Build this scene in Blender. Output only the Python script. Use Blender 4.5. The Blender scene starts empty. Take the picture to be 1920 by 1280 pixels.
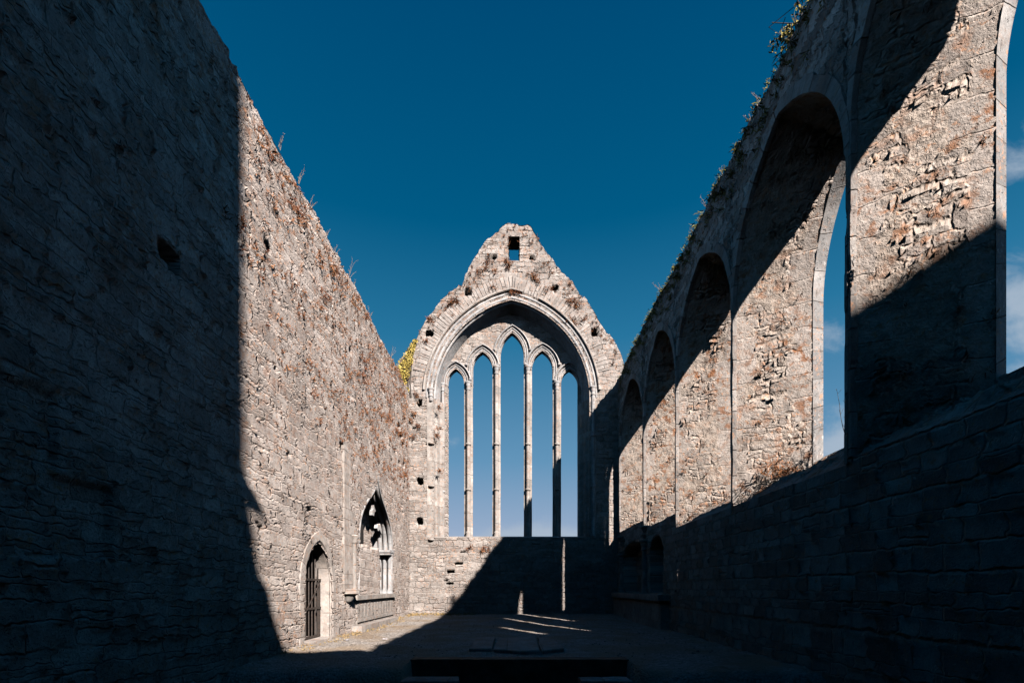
import bpy, math, random
import numpy as np
R = math.radians
rng = np.random.default_rng(7)
random.seed(7)
scene = bpy.context.scene
C = scene.collection

# ------------------------------------------------------------ camera
F = 907.0 / 1920.0                     # focal length over image width
cam_d = bpy.data.cameras.new('camera'); cam = bpy.data.objects.new('camera', cam_d); C.objects.link(cam)
cam.location = (0, 0, 0); cam.rotation_euler = (R(90), 0, 0)
cam_d.sensor_width = 36; cam_d.lens = 36 * F
cam_d.shift_y = (1100 - 640) / 1920; cam_d.shift_x = 0.0005
cam_d.clip_start = 0.05; cam_d.clip_end = 3000
scene.camera = cam

# ------------------------------------------------------------ sun and sky
SD = np.array([-1.0, 1.8, -1.37]); SD /= np.linalg.norm(SD)      # where the light travels
elev = math.asin(-SD[2]); azim = math.atan2(-SD[0], -SD[1])
sun_d = bpy.data.lights.new('sun', 'SUN'); sun = bpy.data.objects.new('sun', sun_d); C.objects.link(sun)
sun_d.energy = 3.1; sun_d.angle = R(0.53); sun_d.color = (1.0, 0.88, 0.79)
from mathutils import Vector
sun.rotation_euler = Vector(tuple(SD)).to_track_quat('-Z', 'Y').to_euler()
sun.location = (20, -30, 40)

world = bpy.data.worlds.new('World'); scene.world = world; world.use_nodes = True
wt = world.node_tree; wt.nodes.clear()
scene.view_settings.view_transform = 'Standard'; scene.view_settings.look = 'None'
scene.view_settings.gamma = 1; scene.view_settings.exposure = 2.1
scene.cycles.diffuse_bounces = 0

class NT:
    """tiny expression builder over a node tree"""
    def __init__(s, t): s.t = t
    def new(s, typ, **kw):
        n = s.t.nodes.new(typ)
        for k, v in kw.items(): setattr(n, k, v)
        return n
    def put(s, sock, v):
        if isinstance(v, bpy.types.NodeSocket): s.t.links.new(v, sock)
        elif v is not None: sock.default_value = v
    def m(s, op, a, b=None, c=None, clamp=False):
        n = s.new('ShaderNodeMath', operation=op, use_clamp=clamp)
        for i, v in enumerate((a, b, c)): s.put(n.inputs[i], v)
        return n.outputs[0]
    def vm(s, op, a, b=None):
        n = s.new('ShaderNodeVectorMath', operation=op)
        s.put(n.inputs[0], a); s.put(n.inputs[1], b); return n.outputs[0]
    def scale(s, a, f):
        n = s.new('ShaderNodeVectorMath', operation='SCALE'); s.put(n.inputs[0], a); s.put(n.inputs['Scale'], f); return n.outputs[0]
    def mr(s, v, a, b, c=0.0, d=1.0, smooth=True):
        n = s.new('ShaderNodeMapRange', interpolation_type='SMOOTHSTEP' if smooth else 'LINEAR', clamp=True)
        for i, x in enumerate((v, a, b, c, d)): s.put(n.inputs[i], x)
        return n.outputs[0]
    def noise(s, vec, scale, detail=3, rough=.55, dim='3D', dist=0, w=None):
        n = s.new('ShaderNodeTexNoise', noise_dimensions=dim)
        if vec is not None: s.put(n.inputs['Vector'], vec)
        if w is not None: s.put(n.inputs['W'], w)
        s.put(n.inputs['Scale'], scale); s.put(n.inputs['Detail'], detail); s.put(n.inputs['Roughness'], rough)
        s.put(n.inputs['Distortion'], dist); return n
    def mix(s, f, a, b, blend='MIX'):
        n = s.new('ShaderNodeMix', data_type='RGBA', blend_type=blend)
        s.put(n.inputs[0], f)
        for k, v in ((6, a), (7, b)):
            s.put(n.inputs[k], v if isinstance(v, bpy.types.NodeSocket) else tuple(v) + (1,) * (4 - len(v)))
        return n.outputs[2]
    def comb(s, x, y, z=0.0):
        n = s.new('ShaderNodeCombineXYZ')
        for i, v in enumerate((x, y, z)): s.put(n.inputs[i], v)
        return n.outputs[0]
    def sep(s, v):
        n = s.new('ShaderNodeSeparateXYZ'); s.put(n.inputs[0], v); return n.outputs

g = NT(wt)
sky = g.new('ShaderNodeTexSky', sky_type='NISHITA', sun_disc=False)
sky.sun_elevation = elev; sky.sun_rotation = azim; sky.altitude = 50; sky.air_density = 1.0; sky.dust_density = 0.6; sky.ozone_density = 3.5
tc = g.new('ShaderNodeTexCoord')
dx, dy, dz = g.sep(tc.outputs['Generated'])
SKY_TINT = (0.010, 0.34, 0.45)
low = g.m('POWER', g.mr(dz, 0.75, 0.04, smooth=False), 1.5)
tint = g.mix(low, SKY_TINT, (0.92, 0.66, 0.54))
col = g.mix(1.0, sky.outputs[0], tint, 'MULTIPLY')
ramp = g.new('ShaderNodeValToRGB'); g.put(ramp.inputs[0], dz); cr = ramp.color_ramp
stops = [(0.0, (.36, .45, .61)), (.10, (.32, .42, .59)), (.25, (.125, .30, .49)), (.45, (.020, .178, .345)), (.60, (.0, .103, .235)), (.77, (.0, .070, .182)), (1.0, (.0, .036, .115))]
while len(cr.elements) < len(stops): cr.elements.new(.5)
for e, (p, c) in zip(cr.elements, stops): e.position = p; e.color = (*[x * 0.9 for x in c], 1)
clear = g.vm('SCALE', ramp.outputs[0]); clear.node.inputs['Scale'].default_value = 5.18
col = g.mix(.98, col, clear)
# brighter sky around the sun (behind the camera)
sdot = g.new('ShaderNodeVectorMath', operation='DOT_PRODUCT'); g.put(sdot.inputs[0], tc.outputs['Generated']); sdot.inputs[1].default_value = tuple(-SD)
glow = g.m('POWER', g.m('MAXIMUM', sdot.outputs['Value'], 0.0), 3.0)
gv = g.vm('SCALE', g.comb(.35, 1.0, 2.0)); g.put(gv.node.inputs['Scale'], g.m('MULTIPLY', glow, 0.42))
col = g.vm('ADD', col, gv)
# cumulus at given bearings, broken up by noise
ys_ = g.m('MAXIMUM', dy, .05); ca = g.m('DIVIDE', dx, ys_); cb = g.m('DIVIDE', dz, ys_)
front = g.m('GREATER_THAN', dy, .1); tot = None
for (a0, b0, ra, rb, am) in ((.69, .285, .09, .085, .85), (.665, .53, .06, .05, .42), (1.06, .58, .14, .10, .8), (1.10, .43, .14, .05, .75), (1.07, .88, .10, .07, .55), (1.3, .7, .2, .2, .6), (.10, .095, .26, .035, 1.1), (-.12, .30, .035, .04, .36), (-.9, .3, .3, .1, .6)):
    e = g.m('ADD', g.m('POWER', g.m('DIVIDE', g.m('SUBTRACT', ca, a0), ra), 2.0), g.m('POWER', g.m('DIVIDE', g.m('SUBTRACT', cb, b0), rb), 2.0))
    v_ = g.m('MULTIPLY', g.m('EXPONENT', g.m('MULTIPLY', e, -1.0)), am); tot = v_ if tot is None else g.m('MAXIMUM', tot, v_)
cn = g.noise(g.comb(ca, g.m('MULTIPLY', cb, 1.5), 2.0), 7.5, 8, .62, dist=.3)
cm = g.mr(g.m('ADD', tot, g.m('MULTIPLY', g.m('SUBTRACT', cn.outputs[0], .5), 1.5)), .22, .85)
cm = g.m('MULTIPLY', g.m('MULTIPLY', cm, front), g.m('GREATER_THAN', tot, .02))
col = g.mix(g.m('MULTIPLY', cm, .85), col, (1.9, 2.3, 2.8))
bg = g.new('ShaderNodeBackground'); g.put(bg.inputs[0], col); bg.inputs[1].default_value = 0.05
wo = g.new('ShaderNodeOutputWorld'); wt.links.new(bg.outputs[0], wo.inputs[0])

# ------------------------------------------------------------ materials
ALB = 0.9
def mat_new(name):
    m = bpy.data.materials.new(name); m.use_nodes = True; m.node_tree.nodes.clear()
    return m, NT(m.node_tree)

def finish(m, g, color, rough=.9, height=None, disp=True, bump=None, spec=.25):
    color = g.mix(1.0, color, (ALB, ALB, ALB), 'MULTIPLY')
    b = g.new('ShaderNodeBsdfPrincipled'); g.put(b.inputs['Base Color'], color if isinstance(color, bpy.types.NodeSocket) else tuple(color) + (1,))
    g.put(b.inputs['Roughness'], rough); b.inputs['Specular IOR Level'].default_value = spec
    o = g.new('ShaderNodeOutputMaterial'); g.t.links.new(b.outputs[0], o.inputs[0])
    if height is not None:
        if disp:
            d = g.new('ShaderNodeDisplacement'); g.put(d.inputs['Height'], height)
            d.inputs['Midlevel'].default_value = 0.0; d.inputs['Scale'].default_value = 1.0
            g.t.links.new(d.outputs[0], o.inputs['Displacement']); m.displacement_method = 'BOTH'
        else:
            bp = g.new('ShaderNodeBump'); g.put(bp.inputs['Height'], height); bp.inputs['Distance'].default_value = 1.0
            bp.inputs['Strength'].default_value = 1.0
            g.t.links.new(bp.outputs[0], b.inputs['Normal'])
    return m

def masonry(g, u, v, L, H, seed, split=.55):
    """coursed random rubble: distance to the nearest joint (m), random per stone"""
    v1 = g.m('ADD', v, g.m('MULTIPLY', g.m('SUBTRACT', g.noise(None, 1 / (H * 2.3), 1, .5, '1D', w=g.m('ADD', v, seed)).outputs[0], .5), H * 1.5))
    r = g.m('DIVIDE', v1, H); row = g.m('FLOOR', r); fr = g.m('SUBTRACT', r, row)
    dv = g.m('MULTIPLY', g.m('MINIMUM', fr, g.m('SUBTRACT', 1.0, fr)), H)
    w = g.m('ADD', g.m('DIVIDE', u, L), g.m('MULTIPLY', row, 17.371 + seed * .01))
    ve = g.new('ShaderNodeTexVoronoi', voronoi_dimensions='1D', feature='DISTANCE_TO_EDGE'); g.put(ve.inputs['W'], w); ve.inputs['Scale'].default_value = 1
    vc = g.new('ShaderNodeTexVoronoi', voronoi_dimensions='1D', feature='F1'); g.put(vc.inputs['W'], w); vc.inputs['Scale'].default_value = 1
    du = g.m('MULTIPLY', ve.outputs['Distance'], L)
    cs = g.new('ShaderNodeSeparateColor'); g.put(cs.inputs[0], vc.outputs['Color'])
    r1, r2, r3 = cs.outputs[0], cs.outputs[1], cs.outputs[2]
    sp = g.m('LESS_THAN', r2, split)                      # some stones are two thin ones
    cut = g.m('MULTIPLY_ADD', r3, .3, .35)
    dh = g.m('MULTIPLY', g.m('ABSOLUTE', g.m('SUBTRACT', fr, cut)), H)
    dh = g.m('MULTIPLY_ADD', g.m('SUBTRACT', 1.0, sp), 10.0, dh)
    upper = g.m('MULTIPLY', g.m('GREATER_THAN', fr, cut), sp)
    rs = g.m('FRACT', g.m('ADD', r1, g.m('MULTIPLY', upper, .37)))
    return g.m('MINIMUM', g.m('MINIMUM', dv, du), dh), rs, r3

def stone_mat(name, L=.36, H=.15, joint=.022, jdepth=.04, rel=.035, n1a=.03, n2a=.006, warp=.05, warp2=.03, specks=0.0, c1=(.27, .235, .21), c2=(.43, .385, .35),
              mortar=(.36, .315, .275), rust=.5, rust_v=(0, 1), lichen=.5, seed=1.0, disp=True, quoin=None, plaster=0.0, split=.5, flush=(.38, .6), pits=.0, tilt=0.0):
    m, g = mat_new(name)
    tc = g.new('ShaderNodeTexCoord'); uv = tc.outputs['UV']
    uvs = g.vm('ADD', uv, (seed * 3.7, seed * 1.9, seed * 5.3))
    def w(sc, a): return g.scale(g.vm('SUBTRACT', g.noise(uvs, sc, 2, .5).outputs['Color'], (.5, .5, .5)), a)
    p = g.vm('ADD', g.vm('ADD', uv, w(1.3, warp * 3)), w(7.0, warp2 * 2)) if warp else uv
    u, v, _ = g.sep(p)
    if tilt: v = g.m('MULTIPLY_ADD', u, tilt, v)
    d, rnd, rnd3 = masonry(g, u, v, L, H, seed, split)
    open_ = g.mr(g.noise(uvs, 1.7, 3, .6).outputs[0], flush[0], flush[1])      # where the mortar has fallen out
    jm = g.mr(d, 0.0, joint)
    n1 = g.noise(uvs, 9.0, 6, .62).outputs[0]; n2 = g.noise(uvs, 55.0, 4, .6).outputs[0]
    nb = g.noise(uvs, 2.3, 3, .5).outputs[0]
    n1c = g.m('SUBTRACT', n1, .5); n2c = g.m('SUBTRACT', n2, .5)
    jd = g.m('MULTIPLY_ADD', open_, jdepth, jdepth * .25)
    h = g.m('MULTIPLY', g.m('SUBTRACT', jm, 1.0), jd)
    h = g.m('ADD', h, g.m('MULTIPLY', g.m('SUBTRACT', rnd, .5), rel))
    rub = None
    if plaster > 0:     # remains of a render coat covering part of the stones
        pm = g.mr(g.noise(uvs, 1.25, 5, .6).outputs[0], .62 - .25 * plaster, .66 - .25 * plaster)
        h = g.mix(pm, h, g.m('MULTIPLY', n1c, .02))
        ss = g.new('ShaderNodeSeparateColor'); g.put(ss.inputs[0], h); h = g.m('ADD', ss.outputs[0], g.m('MULTIPLY', pm, .012))
    stone = g.mix(rnd, c1, c2)
    big = g.mr(nb, .3, .7, .78, 1.15)
    stone = g.mix(1.0, stone, g.comb(big, big, big), 'MULTIPLY')
    if quoin:
        # dressed blocks along both arrises, toothed into the rubble; u = 0 and u = quoin[1]
        u0, _, _ = g.sep(p); _, v0, _ = g.sep(g.vm('ADD', uv, w(2.2, .10)))
        rw = g.m('FLOOR', g.m('DIVIDE', v0, quoin[2]))
        rr = g.m('FRACT', g.m('MULTIPLY', g.m('SINE', g.m('MULTIPLY', rw, 12.9898)), 43758.5))
        rr2 = g.m('FRACT', g.m('MULTIPLY', g.m('SINE', g.m('MULTIPLY', rw, 78.233)), 9753.1))
        q0 = g.m('LESS_THAN', u0, g.m('MULTIPLY_ADD', rr, quoin[0] * 1.1, quoin[0] * .35))
        q1 = g.m('GREATER_THAN', u0, g.m('SUBTRACT', quoin[1], g.m('MULTIPLY_ADD', rr2, quoin[0] * 1.3, quoin[0] * .45)))
        qm = g.m('MAXIMUM', q0, q1)
        fr = g.m('FRACT', g.m('DIVIDE', v0, quoin[2]))
        dq = g.m('MULTIPLY', g.m('MINIMUM', fr, g.m('SUBTRACT', 1.0, fr)), quoin[2])
        hq = g.m('ADD', g.m('MULTIPLY', g.m('SUBTRACT', g.mr(dq, 0, .012), 1.0), .015), .012)
        hq = g.m('ADD', hq, g.m('MULTIPLY', n1c, .024))
        h = g.m('ADD', g.m('MULTIPLY', h, g.m('SUBTRACT', 1.0, qm)), g.m('MULTIPLY', hq, qm))
        a1 = g.m('MULTIPLY', n1c, g.m('MULTIPLY_ADD', qm, -n1a * .85, n1a))
        h = g.m('ADD', h, a1)
    else:
        h = g.m('ADD', h, g.m('MULTIPLY', n1c, n1a))
    h = g.m('ADD', h, g.m('MULTIPLY', n2c, n2a))
    if pits > 0:
        pv = g.noise(uvs, 13.0, 3, .7, dist=.6).outputs[0]
        pt = g.m('MULTIPLY', g.mr(pv, .60, .68), pits)
        if quoin: pt = g.m('MULTIPLY', pt, g.m('MULTIPLY_ADD', qm, -.7, 1.0))
        h = g.m('SUBTRACT', h, pt)
    if specks > 0:
        sk = g.mr(g.noise(uvs, 34.0, 3, .6, dist=.5).outputs[0], .58, .66); h = g.m('SUBTRACT', h, g.m('MULTIPLY', sk, specks))
    col = g.mix(g.mr(d, 0.0, joint * 1.1, .75, 0.0), stone, mortar)
    if plaster > 0: col = g.mix(g.m('MULTIPLY', pm, .75), col, tuple(x * 1.08 for x in mortar))
    if quoin: col = g.mix(g.m('MULTIPLY', qm, .9), col, g.mix(rr, (.32, .29, .265), (.42, .385, .36)))
    fine = g.mr(n1, .25, .75, .80, 1.18); col = g.mix(1.0, col, g.comb(fine, fine, fine), 'MULTIPLY')
    sp = g.mr(n2, .3, .7, .86, 1.12); col = g.mix(1.0, col, g.comb(sp, sp, sp), 'MULTIPLY')
    if rust:
        of = g.noise(uvs, 15.0, 4, .7, dist=.4).outputs[0]; oa = g.noise(uvs, 2.1, 2, .5).outputs[0]
        col = g.mix(g.m('MULTIPLY', g.mr(of, .54, .66), g.mr(oa, .38, .6, .15, .75)), col, (.46, .25, .14))
    if lichen:
        ln = g.noise(uvs, 11.0, 3, .5, dist=.4).outputs[0]
        lm = g.m('MULTIPLY', g.mr(ln, .64, .68), g.mr(g.noise(uvs, 1.1, 1, .5).outputs[0], .45, .6))
        col = g.mix(g.m('MULTIPLY', lm, lichen), col, (.58, .57, .55))
    if rust:
        rn = g.noise(uvs, 6.0, 5, .65, dist=.3).outputs[0]; ru = g.noise(uvs, .55, 2, .5).outputs[0]
        _, vv, _ = g.sep(uv)
        gr = g.mr(vv, rust_v[0], rust_v[1], .35, 1.0, False)
        rm = g.m('MULTIPLY', g.mr(rn, .5, .64), g.m('MULTIPLY', gr, g.mr(ru, .35, .6, .3, 1)))
        col = g.mix(g.m('MULTIPLY', rm, rust), col, (.26, .125, .065))
        dk = g.mr(g.noise(uvs, 3.4, 5, .7).outputs[0], .57, .70, 0, .6)
        col = g.mix(dk, col, (.13, .105, .09))
    return finish(m, g, col, .92, h, disp)

M = {}
M['rubble_long'] = stone_mat('rubble_long', L=.40, H=.17, joint=.015, jdepth=.030, rel=.018, n1a=.013, n2a=.013, rust=.8, rust_v=(1.0, 5.5), seed=1, flush=(.34, .60), lichen=.5, warp=.02, warp2=.06, pits=.028, specks=.014, tilt=.03, c1=(.31, .278, .26), c2=(.48, .445, .423), mortar=(.37, .325, .295))
M['rubble_gable'] = stone_mat('rubble_gable', c1=(.225, .208, .197), c2=(.345, .325, .31), mortar=(.30, .275, .255), L=.36, H=.20, joint=.018, jdepth=.03, rel=.022, n1a=.03, n2a=.008, rust=.5, rust_v=(6, 10), seed=3, warp=.03, warp2=.075, pits=.020,   lichen=.6, flush=(.42, .6))
M['rubble_shade'] = stone_mat('rubble_shade', L=.30, H=.17, joint=.018, jdepth=.026, rel=.018, n1a=.016, n2a=.008, rust=.35, rust_v=(0, 6), seed=6, warp=.012, warp2=.045, flush=(.2, .45), specks=.012, pits=.02, c1=(.20, .185, .175), c2=(.52, .49, .47), split=.12)
M['jamb'] = stone_mat('jamb_rubble', L=.30, H=.20, joint=.03, jdepth=.045, rel=.035, n1a=.055, n2a=.010, rust=1.0, rust_v=(-10, -9), seed=9, quoin=(.21, 1.1, .37), plaster=.50, pits=.05, warp=.07, warp2=.06, specks=.020, c1=(.28, .25, .23), c2=(.42, .385, .355), lichen=.35)
M['voussoir'] = stone_mat('voussoir_rubble', c1=(.225, .21, .20), c2=(.335, .318, .305), mortar=(.29, .27, .25), L=.12, H=.62, joint=.02, jdepth=.035, rel=.03, n1a=.02, n2a=.008, rust=.35, rust_v=(-9, -8), seed=12, warp=.012, warp2=.02, split=.25, lichen=.6)
M['ashlar'] = stone_mat('dressed_limestone', L=.62, H=40, joint=.008, jdepth=.01, rel=.0, n1a=.010, n2a=.004, rust=.15, rust_v=(-9, -8), seed=15, warp=0, c1=(.29, .305, .32), c2=(.385, .395, .405), mortar=(.2, .18, .16), split=0, lichen=.3, disp=False)
M['ashlar_warm'] = stone_mat('dressed_stone', L=.55, H=40, joint=.010, jdepth=.012, rel=.0, n1a=.014, n2a=.006, rust=.35, rust_v=(-9, -8), seed=18, warp=0, c1=(.26, .25, .24), c2=(.36, .345, .33), mortar=(.2, .17, .15), split=0, lichen=.5, disp=False)
M['ashlar_block'] = stone_mat('dressed_blocks', L=.6, H=.36, joint=.010, jdepth=.014, rel=.008, n1a=.014, n2a=.006, rust=.25, rust_v=(-9, -8), seed=21, warp=.004, warp2=.006, c1=(.33, .305, .285), c2=(.43, .405, .385), mortar=(.2, .17, .15), split=0, lichen=.4, disp=False)

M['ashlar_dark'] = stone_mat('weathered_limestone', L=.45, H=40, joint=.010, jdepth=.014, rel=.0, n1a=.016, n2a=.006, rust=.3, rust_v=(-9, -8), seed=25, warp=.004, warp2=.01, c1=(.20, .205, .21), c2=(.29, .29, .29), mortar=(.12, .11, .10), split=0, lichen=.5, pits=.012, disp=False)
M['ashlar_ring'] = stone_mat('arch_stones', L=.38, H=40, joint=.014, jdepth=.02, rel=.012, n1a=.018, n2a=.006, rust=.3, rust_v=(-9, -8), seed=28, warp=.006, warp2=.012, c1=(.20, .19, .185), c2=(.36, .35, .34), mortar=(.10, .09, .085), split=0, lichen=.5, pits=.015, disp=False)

def simple_mat(name, c1, c2, rough=.9, sc=8, bump=.0, spec=.2, detail=4, transl=None):
    m, g = mat_new(name)
    tc = g.new('ShaderNodeTexCoord')
    n = g.noise(tc.outputs['Object'], sc, detail, .6).outputs[0]
    col = g.mix(g.mr(n, .35, .65), c1, c2)
    return finish(m, g, col, rough, g.m('MULTIPLY', n, bump) if bump else None, False, spec=spec)

def gravel_mat():
    m, g = mat_new('trodden_gravel')
    tc = g.new('ShaderNodeTexCoord'); P = tc.outputs['Object']
    v = g.new('ShaderNodeTexVoronoi', feature='F1'); g.put(v.inputs['Vector'], P); v.inputs['Scale'].default_value = 30
    n = g.noise(P, 1.1, 5, .6).outputs[0]; nf = g.noise(P, 30, 4, .6).outputs[0]
    s = g.new('ShaderNodeSeparateColor'); g.put(s.inputs[0], v.outputs['Color'])
    col = g.mix(s.outputs[0], (.19, .18, .17), (.44, .41, .385))
    col = g.mix(g.mr(n, .4, .65), col, (.27, .22, .17))
    col = g.mix(g.mr(g.noise(P, 3.5, 5, .7).outputs[0], .55, .7, 0, .6), col, (.17, .12, .07))
    h = g.m('ADD', g.m('MULTIPLY', v.outputs['Distance'], -.022), g.m('MULTIPLY', nf, .02))
    return finish(m, g, col, .95, h, False)
M['gravel'] = gravel_mat()
M['step_stone'] = simple_mat('dark_step_stone', (.05, .052, .045), (.11, .105, .09), sc=5, bump=.03)  # very dark grey-green stone, mottled by noise
M['soil'] = simple_mat('dark_soil', (.05, .04, .03), (.10, .085, .06), sc=6, bump=.03)
M['grass_land'] = simple_mat('grass_land', (.05, .075, .025), (.09, .10, .04), sc=.6, bump=.05)
M['iron'] = simple_mat('wrought_iron', (.020, .018, .017), (.05, .035, .028), rough=.6, sc=30, bump=.002, spec=.5)
M['dark_room'] = simple_mat('shade_toned_plaster', (.05, .045, .04), (.08, .07, .065), sc=4)  # darkness of the room behind the gate is put into this colour
M['russet'] = simple_mat('russet_weed', (.14, .05, .025), (.34, .16, .075), sc=3)
M['straw'] = simple_mat('dry_grass', (.26, .18, .09), (.36, .27, .13), sc=5)
M['olive'] = simple_mat('olive_leaf', (.09, .10, .03), (.22, .20, .06), sc=9)
M['yellow'] = simple_mat('yellow_leaf', (.40, .30, .06), (.75, .60, .18), sc=9)
M['gorse'] = simple_mat('gorse_leaf', (.10, .10, .03), (.55, .45, .12), sc=14)
M['stem'] = simple_mat('pale_stem', (.20, .16, .12), (.33, .28, .22), sc=20)
M['darkstem'] = simple_mat('dark_stem', (.05, .045, .04), (.09, .08, .07), sc=20)
M['litter'] = simple_mat('white_plastic', (.75, .75, .85), (.8, .8, .88), rough=.4, sc=20)

# ------------------------------------------------------------ mesh building
class MB:
    def __init__(s): s.v = []; s.f = []; s.uv = []; s.n = 0; s.tri = []
    def grid(s, X, Y, Z, U=None, V=None, flip=False):
        X, Y, Z = np.broadcast_arrays(np.asarray(X, float), np.asarray(Y, float), np.asarray(Z, float))
        nu, nv = X.shape
        P = np.stack([X, Y, Z], -1).reshape(-1, 3)
        if U is None: U, V = X, Z
        U, V = np.broadcast_to(U, X.shape), np.broadcast_to(V, X.shape)
        T = np.stack([U, V], -1).reshape(-1, 2)
        i = np.arange(nu * nv).reshape(nu, nv)
        q = np.stack([i[:-1, :-1], i[1:, :-1], i[1:, 1:], i[:-1, 1:]], -1).reshape(-1, 4)
        if flip: q = q[:, ::-1]
        s.f.append(q + s.n); s.v.append(P); s.uv.append(T[q].reshape(-1, 4, 2)); s.n += len(P)
    def poly(s, pts, uvs=None):
        """fan of triangles stored as quads' degenerate-free tris"""
        pts = np.asarray(pts, float); k = len(pts)
        s.v.append(pts); s.tri.append((s.n + np.arange(k), np.asarray(uvs, float) if uvs is not None else pts[:, [0, 2]])); s.n += k
    def box(s, x0, x1, y0, y1, z0, z1, step=None, jit=0, bev=0.0):
        def ln(a, b): return np.linspace(a, b, max(2, int(abs(b - a) / step) + 1) if step else 2)
        xs, ys, zs = ln(x0, x1), ln(y0, y1), ln(z0, z1)
        def g2(a, b, fn, flip, uf):
            A, B = np.meshgrid(a, b, indexing='ij'); X, Y, Z = fn(A, B); U, V = uf(A, B); s.grid(X, Y, Z, U, V, flip)
        g2(xs, zs, lambda a, b: (a, y0 + 0 * a, b), False, lambda a, b: (a, b))
        g2(xs, zs, lambda a, b: (a, y1 + 0 * a, b), True, lambda a, b: (a, b))
        g2(ys, zs, lambda a, b: (x0 + 0 * a, a, b), True, lambda a, b: (a, b))
        g2(ys, zs, lambda a, b: (x1 + 0 * a, a, b), False, lambda a, b: (a, b))
        g2(xs, ys, lambda a, b: (a, b, z1 + 0 * a), False, lambda a, b: (a, b))
        g2(xs, ys, lambda a, b: (a, b, z0 + 0 * a), True, lambda a, b: (a, b))
    def tube(s, path, r, n=8, cap=True):
        path = np.asarray(path, float); k = len(path)
        r = np.broadcast_to(r, (k,))
        T = np.gradient(path, axis=0); T /= np.linalg.norm(T, axis=1)[:, None] + 1e-9
        up = np.array([0, 0, 1.0]) if abs(T[0][2]) < .9 else np.array([1.0, 0, 0])
        A = np.cross(T, up); A /= np.linalg.norm(A, axis=1)[:, None] + 1e-9; B = np.cross(T, A)
        th = np.linspace(0, 2 * np.pi, n + 1)
        P = path[:, None] + r[:, None, None] * (np.cos(th)[None, :, None] * A[:, None] + np.sin(th)[None, :, None] * B[:, None])
        L = np.concatenate([[0], np.cumsum(np.linalg.norm(np.diff(path, axis=0), axis=1))])
        s.grid(P[..., 0], P[..., 1], P[..., 2], L[:, None] + 0 * th[None], (th * r.mean())[None] + 0 * L[:, None], True)
        if cap:
            s.poly(P[0, :-1][::1]); s.poly(P[-1, :-1][::-1])
    def lathe(s, cx, cy, prof, n=16, a0=0, a1=2 * math.pi):
        """prof = list of (r, z)"""
        prof = np.asarray(prof, float); th = np.linspace(a0, a1, n + 1)
        X = cx + prof[:, 0][:, None] * np.cos(th)[None]; Y = cy + prof[:, 0][:, None] * np.sin(th)[None]; Z = prof[:, 1][:, None] + 0 * th[None]
        s.grid(X, Y, Z, prof[:, 1][:, None] + 0 * th[None], .1 * th[None] + 0 * Z, True)
    def build(s, name, mat, parent=None, smooth=True, weld=True, label=None):
        V = np.concatenate(s.v); faces = np.concatenate(s.f) if s.f else np.zeros((0, 4), int)
        UV = np.concatenate(s.uv).reshape(-1, 2) if s.uv else np.zeros((0, 2))
        if weld:
            key = np.round(V * 4000).astype(np.int64)
            _, idx, inv = np.unique(key, axis=0, return_index=True, return_inverse=True)
            inv = inv.reshape(-1); V = V[idx]; faces = inv[faces]
            tris = [(inv[t], u) for t, u in s.tri]
        else: tris = s.tri
        # drop degenerate quads, or turn them to triangles
        loops = []; starts = []; tot = []; uvl = []
        if len(faces):
            a = faces; dup = (a[:, 0] == a[:, 1]) | (a[:, 1] == a[:, 2]) | (a[:, 2] == a[:, 3]) | (a[:, 3] == a[:, 0]) | (a[:, 0] == a[:, 2]) | (a[:, 1] == a[:, 3])
            good = a[~dup]; UQ = UV.reshape(-1, 4, 2); ug = UQ[~dup]
            loops.append(good.reshape(-1)); uvl.append(ug.reshape(-1, 2)); tot.append(np.full(len(good), 4))
            for q, uq in zip(a[dup], UQ[dup]):
                seen = []; us = []
                for vi, uu in zip(q, uq):
                    if vi not in seen: seen.append(vi); us.append(uu)
                if len(seen) == 3: loops.append(np.array(seen)); uvl.append(np.array(us)); tot.append(np.array([3]))
        for t, u in tris:
            if len(set(t.tolist())) == len(t): loops.append(t); uvl.append(u); tot.append(np.array([len(t)]))
        loops = np.concatenate(loops).astype(np.int32); tot = np.concatenate(tot).astype(np.int32); uvl = np.concatenate(uvl).astype(np.float32)
        starts = np.concatenate([[0], np.cumsum(tot)[:-1]]).astype(np.int32)
        me = bpy.data.meshes.new(name); me.vertices.add(len(V)); me.vertices.foreach_set('co', V.astype(np.float32).ravel())
        me.loops.add(len(loops)); me.loops.foreach_set('vertex_index', loops)
        me.polygons.add(len(tot)); me.polygons.foreach_set('loop_start', starts); me.polygons.foreach_set('loop_total', tot)
        me.polygons.foreach_set('use_smooth', np.full(len(tot), smooth))
        ul = me.uv_layers.new(name='UVMap'); ul.data.foreach_set('uv', uvl.ravel())
        me.update(calc_edges=True); me.validate()
        mats = mat if isinstance(mat, (list, tuple)) else [mat]
        for mm in mats: me.materials.append(mm)
        o = bpy.data.objects.new(name, me); C.objects.link(o)
        if parent is not None:
            o.parent = parent; o.matrix_parent_inverse = parent.matrix_world.inverted()
            o.matrix_parent_inverse.identity()
            o.location = -parent.location
        if label: o['label'] = label
        return o

def thing(name, label, cat, loc=(0, 0, 0), group=None):
    o = bpy.data.objects.new(name, None); C.objects.link(o); o.location = loc; o.empty_display_size = .3
    o['label'] = label; o['category'] = cat
    if group: o['group'] = group
    return o
def tag(o, label, cat, group=None, kind=None):
    if label: o['label'] = label
    if cat: o['category'] = cat
    if group: o['group'] = group
    if kind: o['kind'] = kind
    return o

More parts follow.
